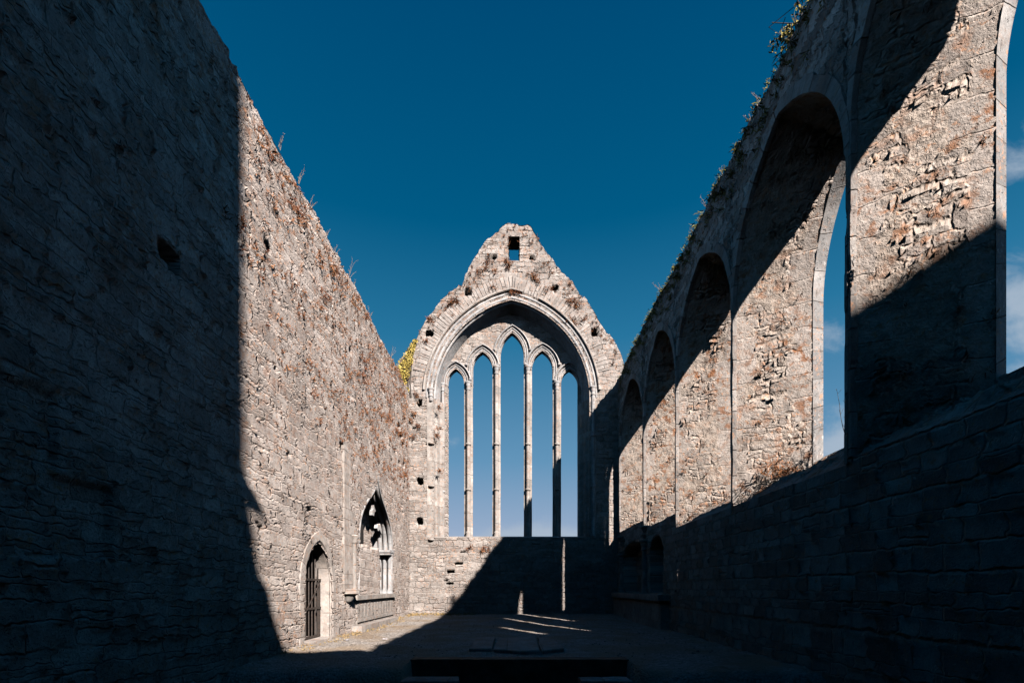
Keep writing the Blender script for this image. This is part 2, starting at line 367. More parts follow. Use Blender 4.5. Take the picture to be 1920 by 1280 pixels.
def vnoise(x, seed=0, sc=1.0):
    """smooth 1-D value noise in -1..1"""
    x = np.asarray(x, float) * sc + seed * 13.7; i = np.floor(x).astype(int); f = x - i; f = f * f * (3 - 2 * f)
    h = lambda k: (np.abs(np.sin(k * 127.1 + seed * 311.7) * 43758.5453) % 1) * 2 - 1
    return h(i) * (1 - f) + h(i + 1) * f
def steps(x, seed, size, amp):
    """stone-by-stone ragged edge"""
    x = np.asarray(x, float) + vnoise(x, seed + 5, 2.0) * .1; i = np.floor(x / size).astype(int)
    return ((np.abs(np.sin(i * 91.7 + seed * 17.3) * 43758.5453) % 1) * 2 - 1) * amp
def ls(a, b, step): return np.linspace(a, b, max(2, int(round(abs(b - a) / step)) + 1))

def arch_fn(c, a, zs, h):
    Rr = (a * a + h * h) / (2 * a)
    return lambda y: zs + np.sqrt(np.maximum(0, Rr * Rr - (np.minimum(np.abs(np.asarray(y) - c), a) + Rr - a) ** 2))
def arc_pts(c, a, zs, h, n):
    """pointed arch from the low-coordinate springing over the apex to the other"""
    Rr = (a * a + h * h) / (2 * a); t1 = math.acos((Rr - a) / Rr); t = np.linspace(0, t1, n)
    p = -(Rr - a) + Rr * np.cos(t); z = zs + Rr * np.sin(t)
    return np.concatenate([c - p, (c + p)[::-1][1:]]), np.concatenate([z, z[::-1][1:]])
def offset(px, pz, d):
    """offset a 2-D path outward (to the left of travel when going up and over clockwise)"""
    t = np.stack([np.gradient(px), np.gradient(pz)], -1)
    seg = np.stack([np.diff(px), np.diff(pz)], -1); seg /= np.linalg.norm(seg, axis=1)[:, None] + 1e-12
    n = np.stack([-seg[:, 1], seg[:, 0]], -1); n0 = np.vstack([n[:1], n]); n1 = np.vstack([n, n[-1:]])
    m = n0 + n1; m /= np.linalg.norm(m, axis=1)[:, None] + 1e-12; k = 1 / np.maximum(.45, (m * n0).sum(1))
    return px + m[:, 0] * d * k, pz + m[:, 1] * d * k
def sweep(mb, px, pz, prof, to3, flip=False, caps=False):
    """prof: list of (outward offset, depth)"""
    cols = []; L = np.concatenate([[0], np.cumsum(np.hypot(np.diff(px), np.diff(pz)))])
    prof = np.asarray(prof, float); pl = np.concatenate([[0], np.cumsum(np.hypot(*np.diff(prof, axis=0).T))])
    P = []
    for o, d in prof:
        qx, qz = offset(px, pz, o); P.append(to3(qx, qz, d + 0 * qx))
    P = np.array(P)   # prof, 3, path
    mb.grid(P[:, 0].T, P[:, 1].T, P[:, 2].T, L[:, None] + 0 * pl[None], pl[None] + 0 * L[:, None], flip)
    if caps: mb.poly(P[:, :, 0][::-1] if not flip else P[:, :, 0]); mb.poly(P[:, :, -1] if not flip else P[:, :, -1][::-1])

# ------------------------------------------------------------ dimensions
XL, XR, YE = -3.52, 3.68, 16.63
TL, TR = 1.0, 1.2
ZG = -1.7                      # walls go down to here
def zfloor(x, y): return np.maximum(-1.0, -.92 - .02 * (16.6 - y))
def px_l(x): return 3.52 * 907 / (959 - x)      # pixel column to distance along the north wall
def px_r(x): return 3.68 * 907 / (x - 959)

# ============================================================ NORTH WALL (left)
nw = thing('choir_wall', 'tall windowless rubble wall with tomb niche and gated doorway, half of it in shadow', 'wall', (XL, 6, ZG))
def ztopL(y): return 6.66 + steps(y, 2, .34, .035) + vnoise(y, 3, .8) * .04 + steps(y, 8, .13, .015)
DY0, DY1, DZS, DRISE = 8.23, 9.47, -.02, .83         # doorway
NY0, NY1, NZS, NH, NSILL = 11.12, 14.2, 1.02, 1.80, -.19   # tomb niche
NC = (NY0 + NY1) / 2; NA = (NY1 - NY0) / 2
def ogee(c, a, zs, h, n):
    t = np.linspace(0, 1, n); b = lambda p0, p1, p2, p3: (1 - t) ** 3 * p0 + 3 * (1 - t) ** 2 * t * p1 + 3 * (1 - t) * t * t * p2 + t ** 3 * p3
    p = b(a, a * 1.0, a * .22, 0); z = b(0, h * .62, h * .60, h)
    return np.concatenate([c - p, (c + p)[::-1][1:]]), np.concatenate([zs + z, (zs + z)[::-1][1:]])
holesL = []   # (y, z, hy, hz, depth)
def hl(x, y, w, h, d=.35):
    Y = px_l(x); z = (1100 - y) * Y / 907; holesL.append((Y, z, w, h, d))
hl(322, 480, .14, .10, .45); hl(505, 463, .09, .07); hl(655, 655, .08, .07)
for (x, y, w, h) in ((747, 802, .16, .14), (751, 818, .22, .10), (754, 833, .2, .10), (757, 872, .13, .09), (748, 868, .09, .08), (761, 893, .13, .09), (752, 950, .1, .08), (754, 962, .1, .07), (758, 905, .1, .06),
                     (694, 797, .08, .05), (652, 784, .06, .05), (742, 845, .1, .06), (758, 788, .12, .08), (520, 688, .06, .04), (580, 955, .10, .04), (545, 850, .07, .04), (488, 985, .10, .03), (643, 838, .16, .06)):
    hl(x, y, w, h, .25)
def pushL(Y, Z):
    D = np.zeros_like(Y)
    for (y, z, w, h, d) in holesL:
        e = np.maximum(np.abs(Y - y) / w, np.abs(Z - z + (Y - y) * .05) / h); D = np.where(e < 1, np.maximum(D, d), D)
    # blocked recesses near the camera
    D = np.where((Y < 4.26) & (Z > .22) & (Z < .86), .05, D)
    D = np.where((Y < 3.75) & (Z >= .86) & (Z < 1.5), .04, D)
    return D
def bulge(Y, Z): return .035 * vnoise(Y + Z * .3, 4, .55) + .03 * vnoise(Z - Y * .2, 6, .7)
mb = MB()
def faceL(Y, Z): 
    X = XL - pushL(Y, Z) + bulge(Y, Z) * np.clip((Z + .2) / 1.5, 0, 1) * np.clip((16.3 - Y), 0, 1)
    mb.grid(X, Y, Z, Y, Z, True)
def piece(y0, y1, zl, zh, step=.032, nz=None, fn=faceL):
    ys = ls(y0, y1, step) if np.isscalar(step) else step
    zl_, zh_ = np.broadcast_to(zl(ys), ys.shape), np.broadcast_to(zh(ys), ys.shape)
    nz = nz or max(2, int(np.max(zh_ - zl_) / .032))
    t = np.linspace(0, 1, nz)[None]; Z = zl_[:, None] * (1 - t) + zh_[:, None] * t
    fn(ys[:, None] + 0 * t, Z)
K = lambda c: (lambda y: c + 0 * y)
def arcpiece(py, pz, zh, nz, fn=faceL):
    t = np.linspace(0, 1, nz)[None]; Z = pz[:, None] * (1 - t) + zh(py)[:, None] * t; fn(py[:, None] + 0 * t, Z)
piece(-8, 3.0, K(ZG), ztopL, .25, 20)
piece(3.0, DY0, K(ZG), ztopL)
dpy, dpz = arc_pts((DY0 + DY1) / 2, (DY1 - DY0) / 2, DZS, DRISE, 22)
arcpiece(dpy, dpz, ztopL, 190); piece(DY0, DY1, K(ZG), K(-1.0), nz=20)
piece(DY1, NY0, K(ZG), ztopL)
npy, npz = ogee(NC, NA, NZS, NH, 54)
arcpiece(npy, npz, ztopL, 150); piece(NY0, NY1, K(ZG), K(NSILL), nz=46)
piece(NY1, YE + .02, K(ZG), ztopL)
# top, back
ys = ls(-8, YE + .6, .06); xs = ls(XL, XL - TL, .1)
T, = (ztopL(ys),)
mb.grid(xs[None] + 0 * ys[:, None] + bulge(ys, T)[:, None] * (xs[None] == XL) * np.clip(16.3 - ys, 0, 1)[:, None], ys[:, None] + 0 * xs[None], T[:, None] + steps(ys[:, None] * 1.3 + xs[None] * 3, 5, .3, .04) * (xs[None] < XL - .05), ys[:, None] + 0 * xs[None], xs[None] + 0 * ys[:, None], False)
zs_ = ls(ZG, 6.6, .5); yb = ls(-8, YE + .6, .5)
mb.grid(XL - TL + 0 * yb[:, None] + 0 * zs_[None], yb[:, None] + 0 * zs_[None], zs_[None] + 0 * yb[:, None], yb[:, None] + 0 * zs_[None], zs_[None] + 0 * yb[:, None], False)
# the back must leave the doorway open: a dark sacristy behind it
north = mb.build('masonry', M['rubble_long'], nw)

to_n = lambda p, z, d: np.array([XL - d, p, z])       # depth d goes into the wall
# doorway: dressed surround and reveal
mb = MB()
full_py = np.concatenate([[DY0], dpy, [DY1]]); full_pz = np.concatenate([[-1.0], dpz, [-1.0]])
py = np.concatenate([np.full(8, DY0), dpy[1:-1], np.full(8, DY1)]); pz = np.concatenate([np.linspace(-1.05, DZS, 8), dpz[1:-1], np.linspace(DZS, -1.05, 8)])
sweep(mb, py, pz, [(-.02, .30), (-.02, .27), (0, .26), (0, .05), (.05, -.015), (.20, -.012), (.21, .05)], to_n, flip=False)
mb.build('door_surround', M['ashlar_block'], nw, smooth=False)
mb = MB(); mb.box(XL - .7, XL + .05, DY0 - .05, DY1 + .05, -1.2, -.965, step=.2); mb.build('threshold', M['ashlar_block'], nw, smooth=False)
# room behind
mb = MB()
x0, x1, y0, y1, z0, z1 = XL - 3.0, XL - .32, 7.2, 12.5, -2.4, 1.6
A, B = np.meshgrid(ls(y0, y1, 1), ls(z0, z1, 1), indexing='ij'); mb.grid(x0 + 0 * A, A, B, A, B, False)
A, B = np.meshgrid(ls(x0, x1, 1), ls(z0, z1, 1), indexing='ij'); mb.grid(A, y0 + 0 * A, B, A, B, True); mb.grid(A, y1 + 0 * A, B, A, B, False)
A, B = np.meshgrid(ls(x0, x1, 1), ls(y0, y1, 1), indexing='ij'); mb.grid(A, B, z0 + 0 * A, A, B, False); mb.grid(A, B, z1 + 0 * A, A, B, True)
for (a, b, c, d) in ((y0, DY0, z0, z1), (DY1, y1, z0, z1), (DY0, DY1, z0, -1.0), (DY0, DY1, .82, z1)): mb.box(x1 - .05, x1 + .02, a, b, c, d)
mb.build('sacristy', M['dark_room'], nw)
# iron gate
gate_y0, gate_y1, gx = DY0 + .03, DY1 - .03, XL - .22
mb = MB(); mb.box(gx - .012, gx + .012, gate_y0, gate_y0 + .03, -.95, .05); mb.box(gx - .012, gx + .012, gate_y1 - .03, gate_y1, -.95, .05); mb.box(gx - .012, gx + .012, gate_y0, gate_y1, -.95, -.91)
gate = mb.build('iron_gate', M['iron'], nw, smooth=False, label='barred iron gate in the pointed doorway')
def sub(mb, name, mat, parent, smooth=False):
    o = mb.build(name, mat, None, smooth=smooth); o.parent = parent; return o
af = arch_fn((DY0 + DY1) / 2, (DY1 - DY0) / 2, DZS, DRISE)
for k in range(8):
    yy = gate_y0 + .03 + (gate_y1 - gate_y0 - .06) * (k + .5) / 8
    mb = MB(); mb.tube([(gx, yy, -.93), (gx, yy, -.3), (gx, yy, float(af(yy)) - .07)], .013, 6); sub(mb, 'bar', M['iron'], gate)
for zz in (-.42, .12):
    mb = MB(); mb.box(gx + .006, gx + .024, gate_y0, gate_y1, zz, zz + .04); sub(mb, 'rail', M['iron'], gate)
mb = MB(); mb.tube([(gx + .015, gate_y0 + .02, -.85), (gx + .015, gate_y1 - .02, .1)], .012, 6); sub(mb, 'brace', M['iron'], gate)

# tomb niche: splayed moulded reveal, back wall, shafts, table, chest
bpy_, bpz_ = ogee(NC - .02, NA * .965, NZS - .02, NH * .93, 54)
mb = MB()
n2 = len(npy)
def addj(p, z, a, b, zb, n): return np.concatenate([np.full(n, a), p[1:-1], np.full(n, b)]), np.concatenate([np.linspace(zb, z[0], n), z[1:-1], np.linspace(z[-1], zb, n)])
fy, fz = addj(npy, npz, NY0, NY1, NSILL, 12); by, bz = addj(bpy_, bpz_, bpy_[0], bpy_[-1], NSILL, 12)
wv = np.array([0, .06, .10, .16, .20, .24, .30, .34, .38, .44, .5, 1.0])
dv_ = np.array([-.02, -.02, .03, .0, .05, .02, .06, .12, .08, .14, .18, 1.0])
prof_n = [(-.005, -.03), (.0, .0), (-.012, .03), (-.012, .06), (.0, .09), (.06, .10), (.07, .13), (.0, .155), (-.015, .18), (-.015, .21), (.0, .24), (.06, .25), (.07, .28), (.0, .305), (-.015, .33), (-.015, .36), (.0, .39), (.05, .41), (.05, .46), (.0, .48), (.0, .56)]
sweep(mb, fy, fz, prof_n, to_n, flip=False)
# hood and fringe on the wall face
sweep(mb, npy, npz, [(-.01, -.03), (.01, -.04), (.04, -.035), (.06, .0)], to_n, flip=False)
mb.build('tomb_arch', M['ashlar'], nw, smooth=False)
mb = MB()   # back wall
ys = ls(NY0 - .1, NY1 + .1, .05); Zs = ls(NSILL - .1, NZS + NH, .05); A, B = np.meshgrid(ys, Zs, indexing='ij')
mb.grid(XL - .55 + .40 * ((B < 1.0 + .12 * steps(A, 71, .3, 1)) & (A < NY1 - .75 + .1 * steps(B, 72, .25, 1))), A, B, A, B, True); mb.build('niche_back', M['rubble_long'], nw)
for s_ in (1, -1):      # cusps hanging from the ogee
    for (q, ln_, wd) in ((.30, .42, .15), (.62, .34, .12)):
        i = int(q * 53); i = i if s_ < 0 else n2 - 1 - i
        p0 = np.array([npy[i], npz[i]]); c0 = np.array([NC, NZS + .45]); dr = (c0 - p0); dr /= np.linalg.norm(dr); tn = np.array([-dr[1], dr[0]])
        pts = [p0 - tn * wd * 1.5 - dr * .03, p0 - tn * wd * .45 + dr * ln_ * .35, p0 - tn * .09 + dr * ln_ * .8, p0 + dr * ln_, p0 + tn * .09 + dr * ln_ * .8, p0 + tn * wd * .45 + dr * ln_ * .35, p0 + tn * wd * 1.5 - dr * .03]
        pts = np.array(pts); mb = MB()
        fr_ = np.stack([np.full(7, XL - .24), pts[:, 0], pts[:, 1]], -1); bk = fr_.copy(); bk[:, 0] = XL - .33
        mb.poly(fr_); mb.poly(bk[::-1]); 
        for a in range(6): mb.poly([fr_[a], bk[a], bk[a + 1], fr_[a + 1]])
        mb.build('cusp', M['ashlar'], nw, smooth=False)
# pier of shafts on the far side, its capital and base
for yy, dd in ((NY1 + .03, .06), (NY1 + .01, .20), (NY1 - .01, .34)):
    mb = MB(); mb.lathe(XL - dd, yy - .05, [(.06, NSILL + .1), (.055, NSILL + .3), (.055, NZS - .12)], 10); sh = mb.build('tomb_shaft', M['ashlar'], nw)
    mb = MB(); mb.lathe(XL - dd, yy - .05, [(.055, NZS - .13), (.075, NZS - .11), (.06, NZS - .08), (.085, NZS - .02), (.11, NZS), (.11, NZS + .03), (.09, NZS + .04)], 10); sub(mb, 'capital', M['ashlar'], sh, True)
    mb = MB(); mb.lathe(XL - dd, yy - .05, [(.10, NSILL), (.10, NSILL + .05), (.07, NSILL + .08), (.08, NSILL + .1), (.055, NSILL + .13)], 10); sub(mb, 'base', M['ashlar'], sh, True)
mb = MB(); mb.box(XL - .5, XL + .035, NY1 - .30, NY1 + .22, NZS - .02, NZS + .05, step=.1); mb.box(XL - .46, XL + .02, NY1 - .27, NY1 + .18, NZS - .09, NZS - .02, step=.1)
mb.build('impost', M['ashlar'], nw, smooth=False)
mb = MB(); mb.box(XL - .55, XL + .09, NY0 - .35, NY1 + .25, NSILL - .10, NSILL, step=.15); mb.box(XL - .3, XL + .05, NY0 - .2, NY1 + .15, NSILL - .15, NSILL - .10, step=.15)
mb.build('tomb_table', M['ashlar_warm'], nw, smooth=False)
mb = MB()
mb.box(XL - .1, XL + .02, NY0 - .15, NY1 + .05, -.9, NSILL - .15, step=.2)
for k in range(11):   # blind arcade on the chest
    yy = NY0 + .12 + k * .27
    mb.box(XL + .02, XL + .027, yy, yy + .03, -.70, -.42)
    a, b = arc_pts(yy + .16, .10, -.42, .09, 5); sweep(mb, a, b, [(-.02, .0), (-.02, -.006), (.02, -.006), (.02, 0)], lambda p, z, d: np.array([XL + .02 - d, p, z]))
mb.box(XL + .02, XL + .05, NY0 - .15, NY1 + .05, -.80, -.73, step=.2)
mb.build('tomb_chest', M['ashlar_warm'], nw, smooth=False)
mb = MB(); mb.box(XL - .05, XL + .22, NY0 - .45, NY1 - .1, -1.05, -.86, step=.15); mb.build('tomb_plinth', M['ashlar_warm'], nw, smooth=False)
# broken pilaster beside the niche with its capital, and a bracket below
mb = MB(); mb.box(XL - .02, XL + .05, 10.05, 10.42, -.1, 2.95, step=.2)
mb.box(XL - .02, XL + .035, 10.42, 10.80, -.1, 1.65, step=.2); mb.poly([(XL + .03, 10.05, 2.95), (XL + .03, 10.42, 2.95), (XL - .02, 10.1, 3.2)])
pil = mb.build('pilaster', M['ashlar_block'], nw, smooth=False, label='broken dressed pilaster left of the tomb niche')
mb = MB(); mb.lathe(XL + .05, 10.66, [(.06, .95), (.10, 1.0), (.07, 1.04), (.12, 1.09), (.12, 1.13), (.05, 1.15)], 10); sub(mb, 'capital', M['ashlar_warm'], pil, True)
mb = MB(); mb.lathe(XL + .05, 10.66, [(.055, -.1), (.055, .96)], 8); sub(mb, 'shaft', M['ashlar_warm'], pil, True)
mb = MB()
mb.lathe(XL, 10.36, [(.02, -.36), (.10, -.30), (.20, -.16), (.26, -.14), (.26, -.06), (.18, -.04), (0.0, -.05)], 14); mb.build('stone_bracket', M['ashlar_warm'], nw, smooth=False)

# ============================================================ EAST GABLE (far wall)
ew = thing('gable_wall', 'ruined gable end with five tall window lights and a small square opening near its peak', 'wall', (0, YE, ZG))
S0 = .018335
def gx_(x): return (x - 959) * S0
def gz_(y): return (1100 - y) * S0
prof = [(735, 700), (742, 690), (752, 672), (764, 655), (779, 640), (790, 615), (800, 598), (818, 572), (830, 560), (848, 545), (866, 534), (872, 519), (871, 514), (885, 489), (899, 470), (912, 450), (926, 440), (934, 436), (938, 428), (950, 422), (962, 421), (976, 422), (990, 420), (997, 429), (1004, 440), (1012, 452), (1018, 460), (1038, 489), (1054, 514), (1066, 520), (1076, 531), (1085, 546), (1096, 560), (1110, 580), (1121, 599), (1140, 626), (1157, 651), (1165, 665), (1169, 680), (1172, 700), (1174, 712)]
pX = np.array([gx_(a) for a, b in prof]); pZ = np.array([gz_(b) for a, b in prof])
def gtop(x):
    # strictly increasing knots
    return np.interp(x, np.maximum.accumulate(pX + np.arange(len(pX)) * 1e-4), pZ) + steps(x, 11, .30, .055) + steps(x, 13, .12, .025)
CX, HA, ZSP, RISE = .0, 2.68, 6.50, 3.36            # great window
SILL = 1.70
WD, WT = .60, .9                                     # recess depth, wall thickness
mainf = arch_fn(CX, HA, ZSP, RISE)
holesE = [(x, y, w, h) for x, y, w, h in ((925, 482, .07, .055), (997, 482, .08, .06), (878, 547, .09, .1), (1041, 539, .08, .075), (805, 625, .10, .08), (1116, 623, .09, .11), (786, 755, .08, .08), (787, 902, .08, .085), (787, 977, .085, .085), (821, 864, .05, .07), (873, 506, .06, .05), (803, 832, .07, .02), (845, 1071, .1, .035), (860, 1056, .1, .02), (843, 1093, .09, .03), (835, 1087, .06, .02), (868, 1034, .07, .02), (776, 802, .06, .03))]
def pushE(X, Z):
    D = np.zeros_like(X)
    for x, y, w, h in holesE:
        e = np.maximum(np.abs(X - gx_(x)) / (w * 1.25), np.abs(Z - gz_(y)) / (h * 1.25)); D = np.where(e < 1, .4, D)
    return D
mb = MB()
def faceE(X, Z):
    mb.grid(X, YE + pushE(X, Z) - .03 * vnoise(Z + X, 9, .8) * np.clip((Z - 10.5), 0, 1), Z, X, Z, False)
XA, XB = pX[0], pX[-1]
gw0, gw1, gwz0, gwz1 = gx_(953), gx_(974.5), gz_(489), gz_(443)
c0, c1 = CX - HA, CX + HA
piece(XA, c0, K(ZG), gtop, .03, fn=faceE); piece(c1, XB, K(ZG), gtop, .03, fn=faceE)
ax, az = arc_pts(CX, HA, ZSP, RISE, 90)
bx = np.concatenate([ax[(ax < gw0)], [gw0]]); arcpiece(bx, mainf(bx), gtop, 130, faceE)
bx = np.concatenate([[gw0], ax[(ax > gw0) & (ax < gw1)], [gw1]]); arcpiece(bx, mainf(bx), K(gwz0), 50, faceE); piece(gw0, gw1, K(gwz1), gtop, .03, 14, faceE)
bx = np.concatenate([[gw1], ax[(ax > gw1)]]); arcpiece(bx, mainf(bx), gtop, 130, faceE)
piece(c0, c1, K(ZG), K(SILL), .03, fn=faceE)
# gable opening reveals
GT = .68
for xx, fl in ((gw0, False), (gw1, True)):
    A, B = np.meshgrid(ls(YE, YE + GT, .04), ls(gwz0, gwz1, .04), indexing='ij'); mb.grid(xx + 0 * A, A, B, A, B, not fl if False else (not fl))
A, B = np.meshgrid(ls(gw0, gw1, .04), ls(YE, YE + GT, .04), indexing='ij'); mb.grid(A, B, gwz0 + 0 * A, A, B, False); mb.grid(A, B, gwz1 + 0 * A, A, B, True)
# top of the gable and its back
ys = ls(YE, YE + GT, .06); xs = ls(XA, XB, .03); T = gtop(xs)
mb.grid(xs[:, None] + 0 * ys[None], ys[None] + 0 * xs[:, None], T[:, None] + steps(ys[None] * 2 + xs[:, None] * .5, 4, .3, .02) * (ys[None] > YE + .03), xs[:, None] + 0 * ys[None], ys[None] + 0 * xs[:, None], False)
def faceEb(X, Z): mb.grid(X, YE + GT + 0 * X, Z, X, Z, True)
for (a, b) in ((XA, c0), (c1, XB)): piece(a, b, K(ZG), gtop, .06, 30, faceEb)
bm_ = arch_fn(CX, HA, ZSP, RISE); 
bx = ls(c0, gw0, .08); arcpiece(bx, mainf(bx), gtop, 12, faceEb); bx = ls(gw1, c1, .08); arcpiece(bx, mainf(bx), gtop, 12, faceEb)
piece(gw0, gw1, lambda x: mainf(x), K(gwz0), .08, 6, faceEb); piece(gw0, gw1, K(gwz1), gtop, .05, 6, faceEb); piece(c0, c1, K(ZG), K(SILL), .3, 8, faceEb)
A, B = np.meshgrid([XA, XA + .001], ls(ZG, float(gtop(XA)), .2), indexing='ij')
for xx, fl in ((XA, True), (XB, False)):
    A, B = np.meshgrid(ls(YE, YE + GT, .1), ls(ZG, float(gtop(xx)), .1), indexing='ij'); mb.grid(xx + 0 * A, A, B, A, B, fl)
mb.build('masonry', M['rubble_gable'], ew)

to_e = lambda p, z, d: np.array([p, YE + d, z])
# relieving arch of radial stones round the window
mb = MB(); rx, rz = arc_pts(CX, HA, ZSP, RISE, 130)
i0, i1 = 22, len(rx) - 22
offs = np.linspace(.30, .82, 20)
Pn = []
lim = np.full(len(rx), .84)
for k_ in range(len(rx)):
    for o_ in np.linspace(.34, .84, 26):
        qx, qz = offset(rx, rz, o_)
        if qz[k_] > float(gtop(qx[k_])) - .10: lim[k_] = o_ - .02; break
lim = lim + .05 * steps(np.arange(len(rx)) * .07, 3, .25, 1.0)
for o_ in offs:
    qx, qz = offset(rx, rz, 1.0); ww_ = np.minimum(o_, lim); qx, qz = rx + (qx - rx) * ww_, rz + (qz - rz) * ww_; Pn.append((qx[i0:i1], qz[i0:i1]))
QX = np.array([p[0] for p in Pn]).T; QZ = np.array([p[1] for p in Pn]).T
Ls = np.concatenate([[0], np.cumsum(np.hypot(np.diff(QX[:, 8]), np.diff(QZ[:, 8])))])
edge = np.clip(np.minimum(offs - .30, .82 - offs) / .04, 0, 1)[None]
mb.grid(QX, YE - .022 * edge - .0 + .012 * (1 - edge) + pushE(QX, QZ), QZ, Ls[:, None] + 0 * QX, (offs - .26)[None] + 0 * QX, False)
mb.build('relieving_arch', M['voussoir'], ew)
# moulded arch
jn = 26
jx = np.concatenate([np.full(jn, ax[0]), ax[1:-1], np.full(jn, ax[-1])]); jz = np.concatenate([np.linspace(SILL, az[0], jn), az[1:-1], np.linspace(az[-1], SILL, jn)])
def rollp(cx_, cy_, r, a0, a1, n=6): return [(cx_ + r * math.cos(R(a)), cy_ + r * math.sin(R(a))) for a in np.linspace(a0, a1, n)]
archprof = [(-.18, .72), (-.05, .20)] + rollp(-.005, .14, .05, 170, 290) + [(.045, .20), (.06, .20)] + rollp(.09, .03, .055, 150, 300) + [(.15, .045), (.155, .15), (.19, .15)] + rollp(.235, .02, .045, 170, 300) + [(.29, .03), (.29, .01)]
mb = MB(); ax2, az2 = arc_pts(CX, HA, ZSP, RISE, 40); sweep(mb, ax2, az2, archprof, to_e, flip=False)
mb.build('moulded_arch', M['ashlar'], ew, smooth=False)
# jambs: plainer splay
mb = MB()
for s_ in (0, 1):
    X_ = ax[0] if s_ == 0 else ax[-1]; pz_ = np.linspace(SILL, ZSP, 60) if s_ == 0 else np.linspace(ZSP, SILL, 60)
    sweep(mb, np.full(60, X_), pz_, [(-.30, .72), (-.30, .55), (-.24, .44), (-.16, .37), (-.10, .20), (-.04, .16), (.0, .05), (.04, .0), (.16, -.012), (.22, -.012), (.24, .03)], to_e, flip=False)
mb.build('window_jambs', M['ashlar_warm'], ew, smooth=False)
# hood mould with gaps where it has fallen
mb = MB(); hp = [(.30, .02), (.30, -.05), (.325, -.085), (.36, -.09), (.385, -.06), (.40, -.01), (.40, .02)]
hx, hz = arc_pts(CX, HA, ZSP, RISE, 80)
nH = len(hx)
for a, b in ((0.03, .535), (.585, .975)):
    i, j = int(a * nH), int(b * nH); sweep(mb, hx[i:j], hz[i:j], hp, to_e, flip=False, caps=True)
mb.build('hood_mould', M['ashlar_warm'], ew, smooth=False)

# tracery plate with five pointed lights
S1 = (16.63 + .60) / 907; QS = S1 / .01898; YT = YE + WD; TT = .26
tx = lambda x: (x - 959) * S1; tz = lambda y: (1100 - y) * S1
lights = [(-2.27, -1.69, 717, 691), (-1.38, -.68, 690, 659), (-.39, .44, 664, 623), (.73, 1.47, 690, 657), (1.77, 2.38, 718, 692)]
lights = [(a * QS, b * QS, c, d) for a, b, c, d in lights]
inner = arch_fn(CX, HA - .1, ZSP, RISE - .06)
TSILL = tz(1008)
mb = MB()
def faceT(X, Z):
    mb.grid(X, YT + 0 * X, Z, X, Z, False); mb.grid(X, YT + TT + 0 * X, Z, X, Z, True)
capz = [QS * z for z in (7.18, 7.24, 7.80, 7.80, 7.24, 7.18)]
edges = [(-2.60, lights[0][0])] + [(lights[i][1], lights[i + 1][0]) for i in range(4)] + [(lights[4][1], 2.62)]
for k, (a, b) in enumerate(edges):
    z0_ = capz[k] - .06
    if k in (0, 5): z0_ = TSILL
    piece(a, b, K(z0_), lambda x: inner(x) + .0, .04, 60, faceT)
hp_ = []
for a, b, ys_, ya in lights:
    c_, h_ = (a + b) / 2, (b - a) / 2; X_, Z_ = arc_pts(c_, h_, tz(ys_), tz(ya) - tz(ys_), 14); hp_.append((X_, Z_, c_, h_))
    arcpiece(X_, Z_, lambda x: inner(x), 40, faceT)
mb.build('tracery', M['rubble_gable'], ew)
to_t = lambda p, z, d: np.array([p, YT + d, z])
for k, (X_, Z_, c_, h_) in enumerate(hp_):
    bl, br = capz[k] + .02, capz[k + 1] + .02
    jx_ = np.concatenate([np.full(6, X_[0]), X_[1:-1], np.full(6, X_[-1])]); jz_ = np.concatenate([np.linspace(min(bl, Z_[0] - .01), Z_[0], 6), Z_[1:-1], np.linspace(Z_[-1], min(br, Z_[-1] - .01), 6)])
    mb = MB(); sweep(mb, jx_, jz_, [(-.0, .26), (-.0, .14), (.03, .10)] + [(.035, .06)] + rollp(.065, .02, .03, 150, 290, 5) + [(.10, .03)] + rollp(.125, -.01, .022, 170, 300, 4) + [(.150, .0)], to_t)
    hd = mb.build('light_head', M['ashlar'], ew, smooth=False)
    X2, Z2 = arc_pts(c_, h_ + .16, Z_[0] - .02, Z_[len(Z_) // 2] - Z_[0] + .17, 12)
    keep = slice(2, -2)
    mb = MB(); sweep(mb, X2[keep], Z2[keep], [(.05, .01), (.05, -.05), (.07, -.075), (.10, -.05), (.125, .01)], to_t, caps=True); sub(mb, 'hood', M['ashlar'], hd)
    for ii in (2, -3):
        mb = MB(); mb.lathe(X2[ii] + (-.085 if ii > 0 else .085), YT - .03, [(0, Z2[ii] - .09), (.05, Z2[ii] - .07), (.055, Z2[ii] - .02), (.03, Z2[ii] + .02), (0, Z2[ii] + .03)], 8); sub(mb, 'label_stop', M['ashlar'], hd)
